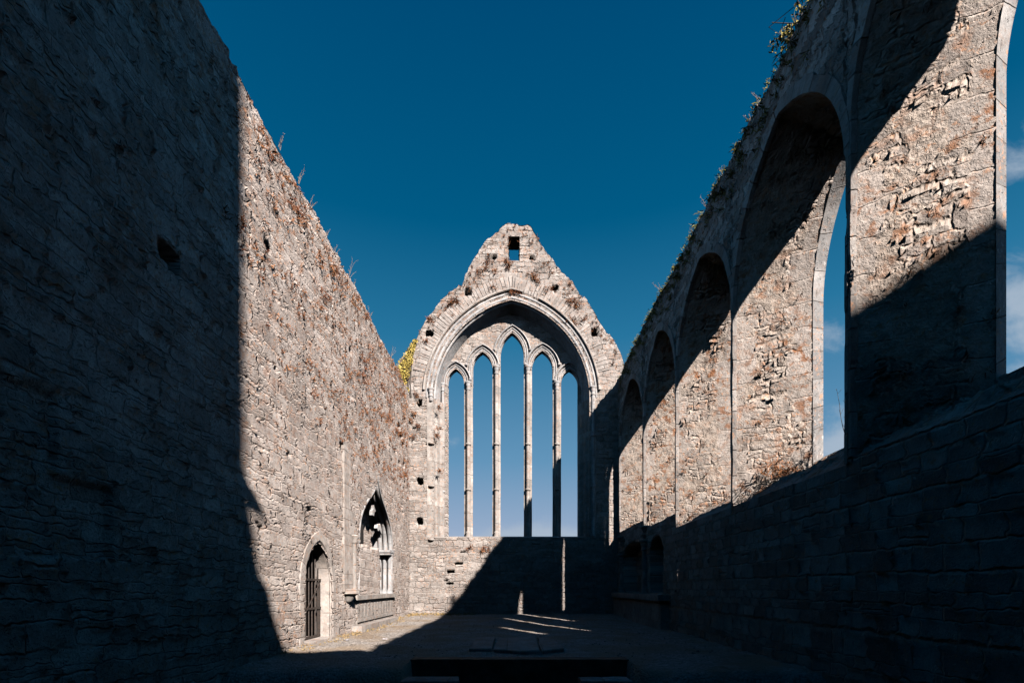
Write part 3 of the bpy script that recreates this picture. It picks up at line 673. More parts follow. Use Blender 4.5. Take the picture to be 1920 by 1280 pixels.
# mullions
def mullion_plan(w):
    pts = [(-w * .25, .26), (-w * .5, .14), (-w * .5, .06), (-w * .30, .035)] + [(.062 * math.cos(R(a)) * 1.0, -.035 + .062 * math.sin(R(a))) for a in np.linspace(165, 375, 9)] + [(w * .30, .035), (w * .5, .06), (w * .5, .14), (w * .25, .26)]
    return np.array(pts)
def capital(mb, x, y, z, r=.06, k=1.0):
    mb.lathe(x, y, [(r, z - .26 * k), (r * 1.35, z - .25 * k), (r * 1.35, z - .22 * k), (r * 1.0, z - .20 * k), (r * 1.15, z - .12 * k), (r * 1.55, z - .08 * k), (r * 1.3, z - .06 * k), (r * 1.9, z - .02 * k), (r * 2.05, z + .0), (r * 2.05, z + .035 * k), (r * 1.3, z + .05 * k)], 14)
mul_mat = M['ashlar_warm']
for k in range(4):
    a, b = edges[k + 1]; c_ = (a + b) / 2; w_ = (b - a); zt = capz[k + 1]
    pl = mullion_plan(w_); zz = ls(TSILL - .05, zt, .12)
    mb = MB(); X = c_ + pl[:, 0][:, None] + 0 * zz[None] + .004 * vnoise(zz, k, 1.5)[None]; Y = YT + pl[:, 1][:, None] + .004 * vnoise(zz, k + 9, 2.0)[None]
    per = np.concatenate([[0], np.cumsum(np.hypot(*np.diff(pl, axis=0).T))])
    mb.grid(X, Y, zz[None] + 0 * X, zz[None] + 0 * X + k * 3.3, per[:, None] + 0 * X, False)
    p_ = np.vstack([pl, pl[:1]])[[-2, -1]]
    mb.grid(c_ + p_[:, 0][:, None] + 0 * zz[None], YT + p_[:, 1][:, None] + 0 * zz[None], zz[None] + 0 * p_[:, :1], zz[None] + 0 * p_[:, :1], 0 * zz[None] + 0 * p_[:, :1], False)
    mu = mb.build('mullion', mul_mat, ew, smooth=False)
    mb = MB(); capital(mb, c_, YT - .035, zt, .058); sub(mb, 'capital', M['ashlar'], mu, True)
    for yr in (833, 918):
        z = tz(yr); mb = MB(); mb.lathe(c_, YT - .035, [(.055, z - .05), (.095, z - .03), (.10, z), (.095, z + .03), (.055, z + .045)], 12); sub(mb, 'shaft_ring', mul_mat, mu, True)
    mb = MB(); z = TSILL; mb.lathe(c_, YT - .035, [(.10, z - .03), (.105, z + .07), (.085, z + .16), (.10, z + .19), (.06, z + .24)], 12); sub(mb, 'base', mul_mat, mu, True)
# jamb shafts
def shaft(x, y, z0_, z1_, r, rings, name='jamb_shaft', mat=M['ashlar'], cap=True, lab=None):
    mb = MB(); mb.lathe(x, y, [(r, z) for z in ls(z0_, z1_ - .2, .3)], 12); o = mb.build(name, mat, ew, label=lab)
    if cap: mb = MB(); capital(mb, x, y, z1_, r); sub(mb, 'capital', mat, o, True)
    for z in rings: mb = MB(); mb.lathe(x, y, [(r, z - .05), (r * 1.6, z - .03), (r * 1.7, z), (r * 1.6, z + .03), (r, z + .045)], 12); sub(mb, 'shaft_ring', mat, o, True)
    return o
shaft(tx(830.5), YT - .06, TSILL, 7.18 * QS, .05, [tz(837), tz(922)])
shaft(tx(1092), YT - .06, TSILL, 7.18 * QS, .05, [tz(833), tz(918)])
shaft(gx_(1112), YE - .01, 1.75, gz_(727), .06, [gz_(817), gz_(912)])
shaft(gx_(808), YE - .01, gz_(752), gz_(730), .06, [], lab='capital stump of the lost shaft')
for yy in (832, 912, 1012):
    mb = MB(); z = gz_(yy); mb.lathe(gx_(809), YE + .0, [(.03, z - .05), (.09, z - .02), (.11, z + .0), (.11, z + .04), (.03, z + .06)], 12); mb.build('broken_ring', M['ashlar_warm'], ew)
mb = MB(); mb.box(c0 + .02, c1 - .02, YE + .16, YE + WD + .24, SILL - .12, TSILL, step=.2)
A, B = np.meshgrid(ls(c0, c1, .05), ls(YE - .0, YE + .2, .04), indexing='ij'); mb.grid(A, B, SILL - .0 + (B - YE) * .3 + 0 * A, A, B, False)
mb.build('sill', M['ashlar_warm'], ew, smooth=False)
# string of loose stones on the gable ledge left and ashlar strip beside the window
# ============================================================ SOUTH WALL (right) with its windows
sw = thing('window_wall', 'tall shadowed wall pierced by a row of deep pointed window openings with sunlit jambs', 'wall', (XR, 6, ZG))
def ztopR(y): return 7.2 + steps(y, 21, .36, .045) + vnoise(y, 23, .9) * .06 + steps(y, 27, .14, .03)
JF = [5.20, 7.97, 10.73, 13.35, 16.36]                  # far arrises
JN = [2.50, 5.29, 8.05, 10.80, 13.48]                   # near arrises
SIN = [1.40, 1.34, 1.33, 1.62, 1.86]; SOUT = [2.08, 2.02, 1.98, 2.1, 2.25]
XM, XO = XR + 1.0, XR + 1.2
ZS, HR = 4.40, 1.92
def full_arc(c, a, zs, h, n, k=.5):  # hidden near side is shaped for the shadow it casts
    """near half very full (unseen, shaped to set the arch shadow on the far jamb), far half a plain pointed arc"""
    X_, Z_ = arc_pts(c, a, zs, h, n); th = np.linspace(0, math.pi / 2, n)
    X_ = X_.copy(); Z_ = Z_.copy(); X_[:n] = c - a * np.cos(th) ** k; Z_[:n] = zs + (6.15 - zs) * np.sin(th) ** k
    X_[0] = c - a; Z_[0] = zs; return X_, Z_
mb = MB()
recs = []
def pushR(Y, Z):
    D = np.zeros_like(Y)
    D = np.where((Y > 13.55) & (Y < 15.9) & (Z > -.2) & (Z < 1.0 + .35 * np.sqrt(np.clip(1 - ((Y - 14.7) / 1.2) ** 2, 0, 1))), .45, D)
    D = np.where((Y > 11.75) & (Y < 12.85) & (Z > -.15) & (Z < .9 + .4 * np.sqrt(np.clip(1 - ((Y - 12.3) / .55) ** 2, 0, 1))), .5, D)
    return D
def faceR(Y, Z): mb.grid(XR + pushR(Y, Z) - .02 * vnoise(Y + Z, 31, .8) * np.clip((Z < 1) * 1.0, 0, 1), Y, Z, Y, Z, False)
def faceO(Y, Z): mb.grid(XO - .06 + 0 * Y, Y, Z, Y, Z, True)
rims = []
piece(-8, JN[0], K(ZG), ztopR, .2, 30, faceR); piece(-8, JN[0] + .24, K(ZG), ztopR, .3, 12, faceO)
wins = []
for i in range(5):
    n_, f_ = JN[i], JF[i]; c_, a_ = (n_ + f_) / 2, (f_ - n_) / 2
    ZS = 5.0 if i == 0 else 4.40; HO = 1.7 if i == 0 else 1.95
    arcI = arc_pts(c_, a_, ZS if i == 0 else 4.62, 1.72 if i == 0 else 1.86 - (.10 if i > 1 else 0), 40)
    nO, fM, fO = n_ + (.24 if i < 4 else .42), f_ - (.53 if i == 0 else .46), f_ - (.43 if i == 0 else .40)
    nM = n_ + .52
    arcM = full_arc((nM + fM) / 2, (fM - nM) / 2, ZS, HO, 40, .38); arcO = full_arc((nO + fO) / 2, (fO - nO) / 2, ZS, HO, 40, .38)
    wins.append((arcI, arcM, arcO, n_, f_, nM, fM, nO, fO))
    piece(n_, f_, K(ZG), K(SIN[i]), .04, 75, faceR)
    arcpiece(arcI[0], arcI[1], ztopR, 46, faceR)
    arcpiece(arcO[0], arcO[1], ztopR, 12, faceO); piece(nO, fO, K(ZG), K(SOUT[i]), .3, 10, faceO)
    nxt = JN[i + 1] if i < 4 else YE + .05
    piece(f_, nxt, K(ZG), ztopR, .03, 230, faceR)
    nxo = (JN[i + 1] + .24) if i < 4 else YE + .7
    piece(fO, nxo, K(ZG), ztopR, .2, 24, faceO)
ys = ls(-8, YE + .7, .05); xs = ls(XR, XO, .1); T = ztopR(ys)
mb.grid(xs[None] + 0 * ys[:, None], ys[:, None] + 0 * xs[None], T[:, None] + steps(ys[:, None] + xs[None] * 2, 15, .3, .04) * ((xs[None] > XR + .05) & (xs[None] < XO - .05)), ys[:, None] + 0 * xs[None], xs[None] + 0 * ys[:, None], True)
mb.build('masonry', M['rubble_shade'], sw)
to_s = lambda p, z, d: np.array([XR + d, p, z])
for i, (arcI, arcM, arcO, n_, f_, nM, fM, nO, fO) in enumerate(wins):
    nj = 95
    def full(arc, n0, f0, zb, near_bump=None):
        lo = np.full(nj, n0) ; zl = np.linspace(zb, arc[1][0], nj)
        if near_bump: lo = n0 + near_bump * (1 / (1 + np.exp((zl - 3.05) * 14)))  # unseen lower jamb bulge, added to cut the sun slivers short
        return np.concatenate([lo, arc[0][1:-1], np.full(nj, f0)]), np.concatenate([zl, arc[1][1:-1], zl[::-1]])
    pI = full(arcI, n_, f_, SIN[i]); pM = full(arcM, nM, fM, SIN[i] + (SOUT[i] - SIN[i]) * .833 - .08, .3); pO = full(arcO, nO, fO, SOUT[i] - .08, .3)
    t = np.linspace(0, 1, 30)[None]
    A = pI[0][:, None] * (1 - t) + pM[0][:, None] * t; B = pI[1][:, None] * (1 - t) + pM[1][:, None] * t; X = XR + t * 1.0 + 0 * A
    # gentle macro lumps where the render has gone
    lump = .035 * vnoise(B * 1.0 + t * .7, i + 40, 1.6) * np.sin(np.pi * t)
    mb = MB()
    far = (pI[0] > (n_ + f_) / 2)[:, None]
    L = np.concatenate([[0], np.cumsum(np.hypot(np.diff(pI[0]), np.diff(pI[1])))])
    V = np.where(far, B, L[:, None] + 0 * B)
    mb.grid(X, A - np.where(far, lump, -lump), B, t * 1.1 + 0 * A, V + i * 7.77, True)
    # sloping sill
    yy = np.linspace(0, 1, 50)[:, None]; tt = np.linspace(0, 1, 20)[None]
    Ys = (n_ * (1 - tt) + (nO) * tt - .08) * (1 - yy) + (f_ * (1 - tt) + fM * tt + .12) * yy
    mb.grid(XR + tt * 1.2 + 0 * Ys, Ys, SIN[i] * (1 - tt) + SOUT[i] * tt + .05 * vnoise(Ys * 1.0 + tt * 2, i + 50, 2.5) * np.sin(np.pi * tt) + 0 * Ys, tt * 1.1 + 0 * Ys, Ys, False)
    em = mb.build('embrasure', M['jamb'], sw)
    mb = MB()
    t = np.linspace(0, 1, 4)[None]
    A = pM[0][:, None] * (1 - t) + pO[0][:, None] * t; B = pM[1][:, None] * (1 - t) + pO[1][:, None] * t
    L = np.concatenate([[0], np.cumsum(np.hypot(np.diff(pM[0]), np.diff(pM[1])))])
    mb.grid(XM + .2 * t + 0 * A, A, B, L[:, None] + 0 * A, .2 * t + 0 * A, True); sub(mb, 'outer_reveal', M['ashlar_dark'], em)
    # dressed ring round the inner arch
    rx_, rz_ = pI; w0 = .14
    mb = MB(); na_ = len(arcI[0]); kk = np.concatenate([np.zeros(nj), np.sin(np.linspace(0, np.pi, na_ - 2)) ** .5, np.zeros(nj)])
    for sgn in (0,):
        q = []
        for o_, d_ in ((.03, .05), (-.010, .03), (-.010, .01), (-.002, -.034), (1.0, -.034), (1.02, .03)):
            oo = o_ if o_ < .5 else None
            if oo is None:
                a1_, b1_ = offset(rx_, rz_, 1.0); a0_, b0_ = rx_, rz_; ww = (.042 + .12 * kk + .02 * steps(np.arange(len(rx_)) * .1, i, .4, 1.0) * kk) * (o_ ** 3)
                qx, qz = a0_ + (a1_ - a0_) * ww, b0_ + (b1_ - b0_) * ww
            else: qx, qz = offset(rx_, rz_, oo)
            q.append(to_s(qx, qz, d_ + 0 * qx))
        P = np.array(q); L = np.concatenate([[0], np.cumsum(np.hypot(np.diff(rx_), np.diff(rz_)))])
        jb = steps(L, i + 60, .42, 1.0); chip = np.maximum(0, vnoise(L, i + 70, 3.1) - .55)
        P[:, 0] += (.006 * jb + .05 * chip)[None] * np.array([0, 0, 1, 1, 1, 0])[:, None]
        P[1:4, 1] += ((.008 * steps(L, i + 80, .42, 1.0) - .03 * chip) * np.sign(rx_ - c_))[None]
        mb.grid(P[:, 0].T, P[:, 1].T, P[:, 2].T, L[:, None] + 0 * P[:, 0].T, np.linspace(0, .3, 6)[None] + 0 * P[:, 0].T, False)
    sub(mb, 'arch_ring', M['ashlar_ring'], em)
# seat recesses under the far windows
for yy, zt in ((16.0, 1.25), (13.25, 1.45)):
    mb = MB(); mb.lathe(XR - .02, yy, [(.09, -.1), (.085, .1), (.085, zt - .35)], 10); o = mb.build('seat_shaft', M['ashlar_warm'], sw)
    mb = MB(); capital(mb, XR - .02, yy, zt - .2, .085); sub(mb, 'capital', M['ashlar_warm'], o, True)
    mb = MB(); mb.lathe(XR - .02, yy, [(.16, -.25), (.15, -.15), (.11, -.1), (.12, -.06), (.085, -.02)], 10); sub(mb, 'base', M['ashlar_warm'], o, True)
mb = MB()
for yy, zz, s1 in ((13.28, 1.62, .17), (13.3, 1.42, .13), (16.05, 1.62, .2), (15.95, 1.42, .15), (16.05, 1.15, .12), (15.75, 1.55, .1)):
    r_ = [(0, zz - s1 * .8), (s1 * .5, zz - s1 * .6), (s1 * .8, zz - s1 * .1), (s1, zz + s1 * .1), (s1 * .9, zz + s1 * .35), (0, zz + s1 * .4)]; mb.lathe(XR + .0, yy, r_, 7)
mb.build('broken_corbel', M['ashlar_warm'], sw, smooth=False)
mb = MB(); mb.box(XR - .28, XR + .05, 11.2, 16.5, -.32, -.18, step=.2); mb.box(XR - .2, XR + .05, 11.3, 16.5, -1.0, -.32, step=.2); mb.build('stone_bench', M['ashlar_block'], sw, smooth=False)
# a bit of broken tracery still in the second window's crown
mb = MB()
for (a, b, c_, s1) in ((XO - .1, 6.95, 6.22, .09), (XO - .06, 7.04, 6.06, .06), (XO - .12, 6.9, 6.32, .06)):
    mb.lathe(a, b, [(0, c_ - s1), (s1 * .7, c_ - s1 * .5), (s1, c_), (s1 * .7, c_ + s1 * .6), (0, c_ + s1 * .7)], 6)
mb.build('tracery_stub', M['ashlar_warm'], sw, smooth=False)

# ============================================================ TOWER behind the camera, and an unseen gable added to cast shadow
tw = thing('crossing_tower', 'tall square stone tower rising behind the roofless choir', 'tower', (0, -9.5, ZG))
mb = MB(); mb.box(-3.4, 3.68, -12.4, -6.56, ZG, 24, step=1.5)
for k in range(5): mb.box(-3.4 + k * 1.5, -2.7 + k * 1.5, -7.2, -6.7, 24, 25)
mb.build('masonry', M['rubble_shade'], tw)
mb = MB(); mb.box(-3.5, 3.70, -12.5, -6.66, 16, 16.2, step=1.5); mb.build('string_course', M['ashlar_block'], tw)
mb = MB()   # unseen stub, outlined to cast the stepped shadow edge on the left wall
pf = [(-6.6, 6.9), (-2.9, 6.9), (-3.3, 7.35), (-4.3, 8.0), (-5.1, 8.6), (-5.42, 8.83), (-5.74, 9.39), (-5.88, 9.78), (-6.17, 10.0), (-6.32, 10.58), (-6.42, 10.86), (-5.93, 10.80), (-6.54, 11.40), (-6.6, 11.6)]
a = np.array([(3.68, y, z) for y, z in pf]); b = a.copy(); b[:, 0] = 3.33
mb.poly(a); mb.poly(b[::-1])
for k in range(len(pf)): j = (k + 1) % len(pf); mb.poly([a[k], b[k], b[j], a[j]][::-1] if False else [a[j], a[k], b[k], b[j]])
mb.build('shadow_stub', M['rubble_shade'], tw, smooth=False)
tr = thing('shadow_gable', 'unseen gable added outside the window wall to shade its nearest jamb', 'shadow caster', (12, -10, ZG))  # added out of view to cast the slanting shadow on the first jamb
mb = MB(); pf = [(-16.2, ZG), (-6.0, ZG), (-6.0, 12.1), (-11.0, 15.15), (-16.2, 12.0)]
a = np.array([(12.0, y, z) for y, z in pf]); b = a.copy(); b[:, 0] = 12.8
mb.poly(a[::-1]); mb.poly(b)
for k in range(len(pf)): j = (k + 1) % len(pf); mb.poly([a[k], b[k], b[j], a[j]])
mb.build('gable', M['rubble_shade'], tr, smooth=False)
mb = MB(); mb.box(5.0, 12.0, -6.8, -6.0, ZG, 5.0, step=1); mb.build('side_wall', M['rubble_shade'], tr)

# ============================================================ FLOOR, GROUND
mb = MB()
xs = np.concatenate([ls(XL - .25, XR + .3, .05)]); ysf = np.concatenate([ls(1.0, 4.0, .2), ls(4.03, 16.8, .05)])
X, Y = np.meshgrid(xs, ysf, indexing='ij')
edge = np.where((X > -1.32) & (X < 1.58), 6.68, 5.75) + .04 * vnoise(X, 3, 4) + .08 * vnoise(X, 7, 1.4) * ((X < -1.32) | (X > 1.58))
edge = edge - .5 * np.clip(X - 1.58, 0, .5)
k_ = 1 / (1 + np.exp(-(Y - edge) * np.where((X > -1.32) & (X < 1.58), 60, 12)))
Zf = zfloor(X, Y) * k_ + (-1.62) * (1 - k_)
Zf = Zf + .010 * vnoise(X + Y * .4, 1, 2.2) + .008 * vnoise(Y - X * .3, 2, 3.1) + .006 * rng.standard_normal(X.shape) * .6
Zf = Zf + .05 * np.exp(-((X - XL) / .35) ** 2) * (Y < 8) * (Y > 5) - .06 * (Y < 8.1) * np.clip((8.1 - Y) / 1.0, 0, 1) * np.exp(-((X + 3.5) / .7) ** 2)
mb.grid(X, Y, Zf, X, Y, False)
fl = mb.build('floor', M['gravel'], None); fl['kind'] = 'structure'
mb = MB(); q = np.array([-900., -60, -20, XL - TL, XL - TL + .001, 20, 60, 900]); qa = ls(-900, 900, 60)
A, B = np.meshgrid(qa, qa, indexing='ij'); mb.grid(A, B, -1.72 + 0 * A, A, B, False)
gr = mb.build('ground', M['grass_land'], None); gr['kind'] = 'structure'

def rough_slab(name, pts, z0, z1, label, cat, mat, group=None, seed=0):
    pts = np.array(pts, float); c = pts.mean(0)
    # subdivide outline, jitter
    out = []
    for a in range(len(pts)):
        p, q = pts[a], pts[(a + 1) % len(pts)]
        for t in np.linspace(0, 1, 5)[:-1]: out.append(p * (1 - t) + q * t)
    out = np.array(out); r2 = np.random.default_rng(seed); out += r2.normal(0, .008, out.shape)
    mb = MB(); k = len(out)
    rings = [(1.0, z0), (1.0, z1 - .015), (.985, z1), (.6, z1 + .006), (.2, z1 + .004)]
    idx = list(range(k)) + [0]
    P = np.array([[(*(c + (out[i] - c) * s_), z_ + (r2.normal(0, .002))) for s_, z_ in rings] for i in range(k)]); P = P[idx]
    mb.grid(P[..., 0], P[..., 1], P[..., 2], P[..., 0], P[..., 1], False)
    mb.poly([tuple(P[i, -1]) for i in range(k)])
    o = mb.build(name, mat, None, smooth=False); tag(o, label, cat, group); return o
def fp(x, y, z): Y = 907 * -z / (y - 1100); return ((x - 959) * Y / 907, Y)
zt = -.945
rough_slab('grave_slab', [fp(879, 1215, zt), fp(922, 1215, zt), fp(929, 1193, zt), fp(895, 1194, zt)], -1.05, zt, 'small grave slab, leftmost of the three lying in the gravel floor', 'grave slab', M['ashlar_warm'], 'grave slabs in the floor', 1)
rough_slab('grave_slab', [fp(925, 1216, zt), fp(970, 1219, zt), fp(1011, 1218, zt), fp(1004, 1192, zt), fp(935, 1196, zt)], -1.05, zt, 'widest grave slab, between the other two in the gravel floor', 'grave slab', M['ashlar_warm'], 'grave slabs in the floor', 2)
rough_slab('grave_slab', [fp(1014, 1218, zt), fp(1059, 1215, zt), fp(1040, 1198, zt), fp(1008, 1192, zt)], -1.05, zt, 'tapering grave slab with slanting edge, rightmost of the three', 'grave slab', M['ashlar_warm'], 'grave slabs in the floor', 3)
# step edge: retaining face of dark stone, and lower step blocks
mb = MB(); A, B = np.meshgrid(ls(-1.38, 1.6, .04), ls(-1.75, -.985, .04), indexing='ij'); mb.grid(A, 6.60 + .012 * vnoise(A + B, 5, 3), B, A, B, False)
A2, B2 = np.meshgrid(ls(-1.38, 1.6, .04), ls(6.60, 6.84, .04), indexing='ij'); mb.grid(A2, B2 + .012 * vnoise(A2 - .985, 5, 3) * (B2 < 6.61), -.985 + 0 * A2 + .006 * steps(A2, 4, .5, 1), A2, B2, False)
o = mb.build('step', M['step_stone'], None); tag(o, 'long dark stone step edging the raised gravel floor in the foreground', 'step')
zt = -1.12
rough_slab('step_block', [(-1.32, 5.75), (-.62, 5.75), (-.66, 6.08), (-1.30, 6.08)], -1.7, zt, 'low stone block at the left foot of the dark step', 'stone block', M['ashlar_warm'], 'blocks in front of the step', 5)
rough_slab('step_block', [(.82, 5.75), (1.45, 5.75), (1.44, 6.05), (.84, 6.05)], -1.7, zt, 'low stone block at the right foot of the dark step', 'stone block', M['ashlar_warm'], 'blocks in front of the step', 6)
for i, (x, y, lb) in enumerate(((649, 1199, 'white scrap of litter on sunlit ground near the gate'), (722, 1197, 'pale scrap of litter at the edge of the shadow on the floor'))):
    X0, Y0 = fp(x, y, -.985); mb = MB(); A, B = np.meshgrid(np.linspace(-.05, .05, 4), np.linspace(-.04, .04, 4), indexing='ij')
    mb.grid(X0 + A, Y0 + B, float(zfloor(X0, Y0)) + .012 + .012 * rng.random(A.shape), A, B, False); o = mb.build('litter', M['litter'], None); tag(o, lb, 'litter', 'scraps of litter')

mb = MB()
for k in range(420):
    x = random.uniform(-3.4, 3.5); y = 6.9 + 9.5 * random.random() ** 1.3; r1 = random.uniform(.006, .018) * (1.6 if random.random() < .06 else 1)
    if -1.0 < x < 1.3 and 6.9 < y < 9.6: continue
    z = float(zfloor(x, y)); mb.lathe(x, y, [(r1 * .9, z - .01), (r1, z + r1 * .3), (r1 * .6, z + r1 * .75), (0.001, z + r1 * .8)], 5, random.random(), random.random() * .3 + 2 * math.pi)
o = mb.build('loose_stones', M['ashlar_warm'], None, smooth=False, weld=False); tag(o, 'small loose stones strewn over the gravel floor', 'stones', kind='stuff')
# ============================================================ PLANTS
def blades(mb, p, n, ln_, up, out, spread=.6, w=.006, r_=None):
    r_ = r_ or random
    for _ in range(n):
        d = np.array(out) * r_.uniform(.2, 1) + np.array(up) * r_.uniform(.2, 1) + np.array([r_.gauss(0, spread) for _ in range(3)]); d /= np.linalg.norm(d) + 1e-9
        l = ln_ * r_.uniform(.4, 1.1); s_ = np.cross(d, [r_.gauss(0, 1) for _ in range(3)]); s_ /= np.linalg.norm(s_) + 1e-9
        b = np.array(p) + np.array([r_.gauss(0, 1) for _ in range(3)]) * ln_ * .25
        m_ = b + d * l * .55 + np.array([0, 0, -.1 * l]) * r_.random(); e = b + d * l + np.array([0, 0, -.25 * l]) * r_.random()
        mb.poly([b - s_ * w, b + s_ * w, m_ + s_ * w, m_ - s_ * w]); mb.poly([m_ - s_ * w, m_ + s_ * w, e])
def leaves(mb, p, n, rad, size, squash=(1, 1, 1), r_=None):
    r_ = r_ or random
    for _ in range(n):
        v = np.array([r_.gauss(0, 1) for _ in range(3)]); v /= np.linalg.norm(v); c = np.array(p) + v * rad * (r_.random() ** .4) * np.array(squash)
        a = np.array([r_.gauss(0, 1) for _ in range(3)]); a /= np.linalg.norm(a); b = np.cross(a, [r_.gauss(0, 1) for _ in range(3)]); b /= np.linalg.norm(b); s_ = size * r_.uniform(.6, 1.3)
        mb.poly([c - a * s_, c + b * s_ * .5, c + a * s_, c - b * s_ * .5])
# russet tufts over the upper north wall
mb = MB()
for k in range(340):
    y = 6.2 + 10.2 * random.random() ** .75; z = 6.6 - 3.6 * random.random() ** 1.5
    if random.random() < .12: z = random.uniform(1.8, 5)
    big = random.random() ** 2
    for q in range(random.randint(2, 4 + int(9 * big))):
        yy, zz = y + random.gauss(0, .22), z + random.gauss(0, .07)
        if zz > 6.62 or (11 < yy < 14.4 and zz < 2.95): continue
        blades(mb, (XL + .015 + float(bulge(yy, zz)), yy, zz), random.randint(8, 16), random.uniform(.04, .07 + .05 * big), (0, 0, .2), (.5, 0, -.1), .55, .005)
o = mb.build('wall_weeds', M['russet'], None, smooth=False, weld=False); tag(o, 'russet dried weeds rooted in the joints of the sunlit left wall', 'weeds', kind='stuff')
mb = MB()
for k in range(150):
    x = random.uniform(XA + .3, XB - .3); z = float(gtop(x)) - abs(random.gauss(0, .6)) - .05
    if z < float(mainf(x)) + .4 and abs(x - CX) < HA: continue
    blades(mb, (x, YE - .02, z), random.randint(8, 22), random.uniform(.05, .11), (0, 0, .5), (0, -.9, 0), .5, .006)
for (x, y) in ((905, 507), (925, 510), (897, 514), (915, 492), (995, 518), (1003, 521), (1008, 530), (1078, 563), (1070, 568), (1082, 572), (858, 565), (850, 567), (845, 572), (808, 600), (956, 549), (963, 549), (970, 550), (822, 765), (824, 800), (820, 820), (826, 883), (776, 775), (783, 800), (768, 790), (778, 822), (783, 740), (905, 1030), (915, 1033), (880, 1028), (1075, 605), (926, 542), (800, 640), (948, 493), (953, 500), (949, 503), (1027, 540), (1068, 600), (1098, 600)):
    for q in range(3): blades(mb, (gx_(x) + random.gauss(0, .05), YE - .03, gz_(y) + random.gauss(0, .05)), 22, .13, (0, 0, .6), (0, -.7, 0), .6, .007)
o = mb.build('gable_weeds', M['russet'], None, smooth=False, weld=False); tag(o, 'russet dried weeds scattered over the sunlit gable', 'weeds', kind='stuff')
mb = MB()
for i in range(5):
    for k in range(16):
        t = random.random(); y = JF[i] * (1 - t) + (JF[i] - .46) * t - .04; z = random.uniform(1.7, 6.0); 
        if random.random() < .35: z = SIN[i] * (1 - t) + SOUT[i] * t + .05
        blades(mb, (XR + t, y, z), random.randint(8, 24), random.uniform(.05, .13), (0, 0, .2), (-.1, -.9, 0), .6, .004)
for k in range(12): blades(mb, (XR + random.uniform(.3, .8), JF[1] - random.uniform(.2, .5), 1.75 + random.random() * .2), 22, .16, (0, 0, .6), (0, -.6, 0), .6, .005)
o = mb.build('jamb_weeds', M['russet'], None, smooth=False, weld=False); tag(o, 'dry russet weeds on the window jambs and sills of the right wall', 'weeds', kind='stuff')
mb = MB()
for k in range(240):
    y = random.uniform(4.5, 16.4); blades(mb, (XR + random.uniform(-.03, .4), y, float(ztopR(y)) + .0), random.randint(8, 22), random.uniform(.04, .11), (0, 0, .8), (-.5, 0, 0), .5, .005)
for k in range(330):
    y = random.uniform(3.8, 16.4); z = float(ztopR(y)) - abs(random.gauss(0, .28))
    if z < 6.5 and any(arch_fn((a + b) / 2, (b - a) / 2 + .2, 4.4, 2.2)(y) > z for a, b in zip(JN, JF)): continue
    blades(mb, (XR - .02, y, z), random.randint(10, 24), random.uniform(.06, .13), (0, 0, -.3), (-.7, 0, 0), .5, .006)
o = mb.build('coping_grass', M['olive'], None, smooth=False, weld=False); tag(o, 'dark weeds and grass hanging from the broken top of the right wall', 'grass', kind='stuff')
# dry grass along the wall foot
mb = MB()
for k in range(420):
    if random.random() < .55: x, y = XL + abs(random.gauss(0, .16)) + .05, random.uniform(7.2, 16.5)
    else: x, y = random.uniform(-3.4, -1.2), YE - abs(random.gauss(0, .35)) - .05
    if 8.2 < y < 9.5 and x < -3.3: continue
    blades(mb, (x, y, float(zfloor(x, y))), random.randint(6, 14), random.uniform(.04, .09), (0, 0, .8), (0, 0, 0), .5, .005)
o = mb.build('floor_grass', M['straw'], None, smooth=False, weld=False); tag(o, 'short straw-coloured grass along the foot of the sunlit walls', 'grass', kind='stuff')
# yellow ivy on the left shoulder of the gable
iv = thing('ivy', 'yellow ivy clump on the left shoulder of the gable', 'ivy', (gx_(760), YE - .1, gz_(700)))
mb = MB()
for (x, y, r_) in ((779, 643, .09), (775, 651, .12), (771, 660, .15), (767, 669, .18), (762, 679, .21), (757, 688, .23), (753, 698, .22), (764, 692, .2), (752, 710, .18), (770, 678, .14), (760, 706, .18), (757, 720, .14), (763, 733, .1)):
    leaves(mb, (gx_(x), YE - .10, gz_(y)), 240, r_, .026, (1, .6, 1))
mb.build('foliage', M['yellow'], iv, smooth=False, weld=False)
mb = MB()
for k in range(6): mb.tube([(gx_(764) + random.gauss(0, .1), YE - .03, gz_(745)), (gx_(762) + random.gauss(0, .1), YE - .05, gz_(705)), (gx_(768) + random.gauss(0, .1), YE - .04, gz_(665))], .008, 5)
mb.build('stem', M['darkstem'], iv)
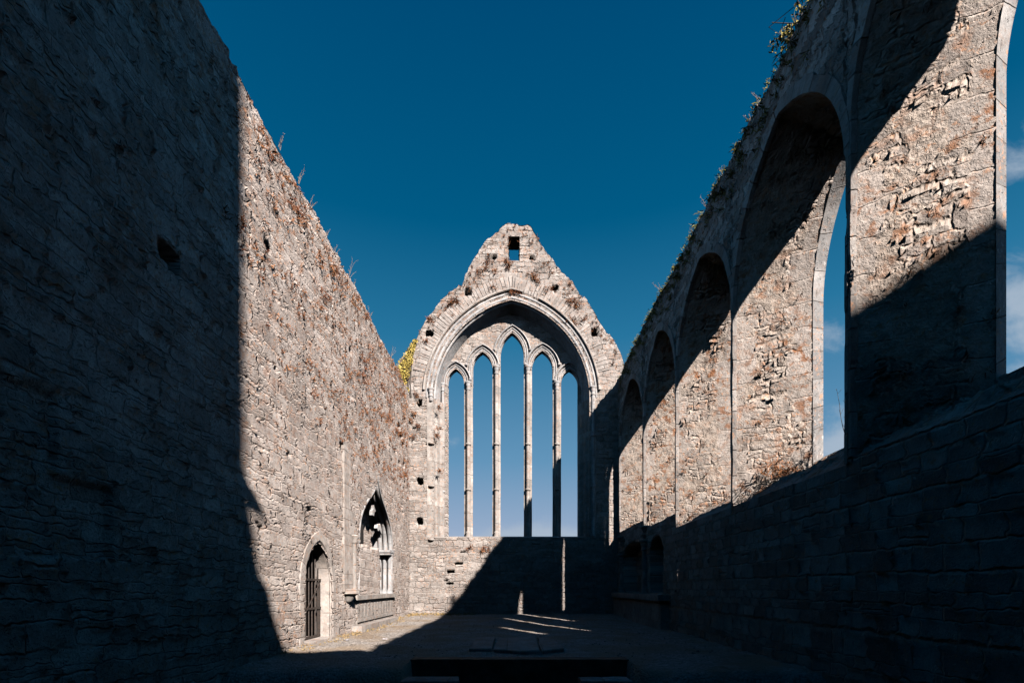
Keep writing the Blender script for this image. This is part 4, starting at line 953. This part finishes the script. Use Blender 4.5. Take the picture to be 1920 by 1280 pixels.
# bush on the right wall's top
yb_ = px_r(1487); zb_ = 7.2
bu = thing('gorse_bush', 'small bush with yellow flowers on top of the right wall', 'bush', (XR + .1, yb_, zb_))
mb = MB()
for k in range(9): leaves(mb, (XR + .05 + random.gauss(0, .08), yb_ + random.gauss(0, .14), zb_ + .06 + abs(random.gauss(0, .09))), 70, .12, .022)
mb.build('foliage', M['gorse'], bu, smooth=False, weld=False)
mb = MB()
for k in range(7): mb.tube([(XR + .05, yb_ + random.gauss(0, .06), zb_ - .05), (XR + random.gauss(0, .08), yb_ + random.gauss(0, .1), zb_ + .18), (XR + random.gauss(0, .1), yb_ + random.gauss(0, .12), zb_ + random.uniform(.25, .42))], .005, 5)
mb.build('stem', M['darkstem'], bu)
def stem_plant(x, y, z, h, lean, label, mat, n=3, group=None, name='dried_stalk', thin=.004):
    mb = MB(); hb = mb
    for k in range(n):
        a = random.gauss(0, .25); l = h * random.uniform(.5, 1) if k else h
        pts = []; p = np.array([x, y + random.gauss(0, .02), z - .04]); d = np.array([lean[0] + random.gauss(0, .12), lean[1] + a, 1.0]); d /= np.linalg.norm(d)
        for q in range(6):
            pts.append(p.copy()); p = p + d * l / 5; d = d + np.array([lean[0], lean[1], -.08]) * .25 + np.array([random.gauss(0, .06) for _ in range(3)]); d /= np.linalg.norm(d)
        mb.tube(pts, np.linspace(thin, thin * .4, 6), 5)
        for q in range(2, 6):
            for e in range(2):
                s_ = np.array(pts[q]); v = np.array([random.gauss(0, 1), random.gauss(0, 1), .8]); v /= np.linalg.norm(v); mb.tube([s_, s_ + v * l * .06, s_ + v * l * .11], thin * .4, 4)
                leaves(hb, s_ + v * l * .11, 2, .008, .007)
    o = mb.build(name, mat, None, smooth=False, weld=False); tag(o, label, 'dry plant', group)
SL = [(523, .26, 'dry stalk on the left wall top, first below the shadow line'), (560, .34, 'curved dry stalk on the left wall top, second down the sunlit crest'), (583, .2, 'short dry stalk on the left wall crest above the russet weed patch'), (612, .2, 'short upright stalk midway down the left wall crest'),
      (627, .22, 'leaning thin stalk just right of the midway one on the left wall crest'), (654, .55, 'tallest dry stalk standing on the left wall crest'), (663, .24, 'small stalk right beside the tallest one on the left wall crest'), (693, .36, 'dry stalk low on the left wall crest, last but one before the gable'), (733, .5, 'last dry stalk on the left wall crest, next to the yellow ivy')]
for (x, h, lb) in SL:
    y = px_l(x); stem_plant(XL + .0, y, float(ztopL(y)), h * .8, (.2, 0), lb, M['stem'], 3, 'dry stalks on the left wall')
SRr = [(1425, .3, 'dry stalk on the right wall top, nearest below the bush'), (1406, .2, 'short stalk on the right wall top, second below the bush'), (1355, .22, 'small stalk on the right wall top above the second arch'), (1325, .36, 'taller stalk on the right wall top between two arches'), (1300, .25, 'thin stalk on the right wall top just past the third arch'), (1240, .5, 'leafy stalk low on the right wall top, last before the gable')]
for (x, h, lb) in SRr:
    y = px_r(x); stem_plant(XR + .0, y, float(ztopR(y)), h * .75, (-.35, 0), lb, M['stem'], 3, 'stalks on the right wall')
t_ = 0
stem_plant(XO + .0, 7.0, 2.1, .85, (.1, -.2), 'bare dark twig fanning out on the sill of the second window opening', M['darkstem'], 9, None, 'bare_shrub', .006)

scene.render.engine = 'CYCLES'
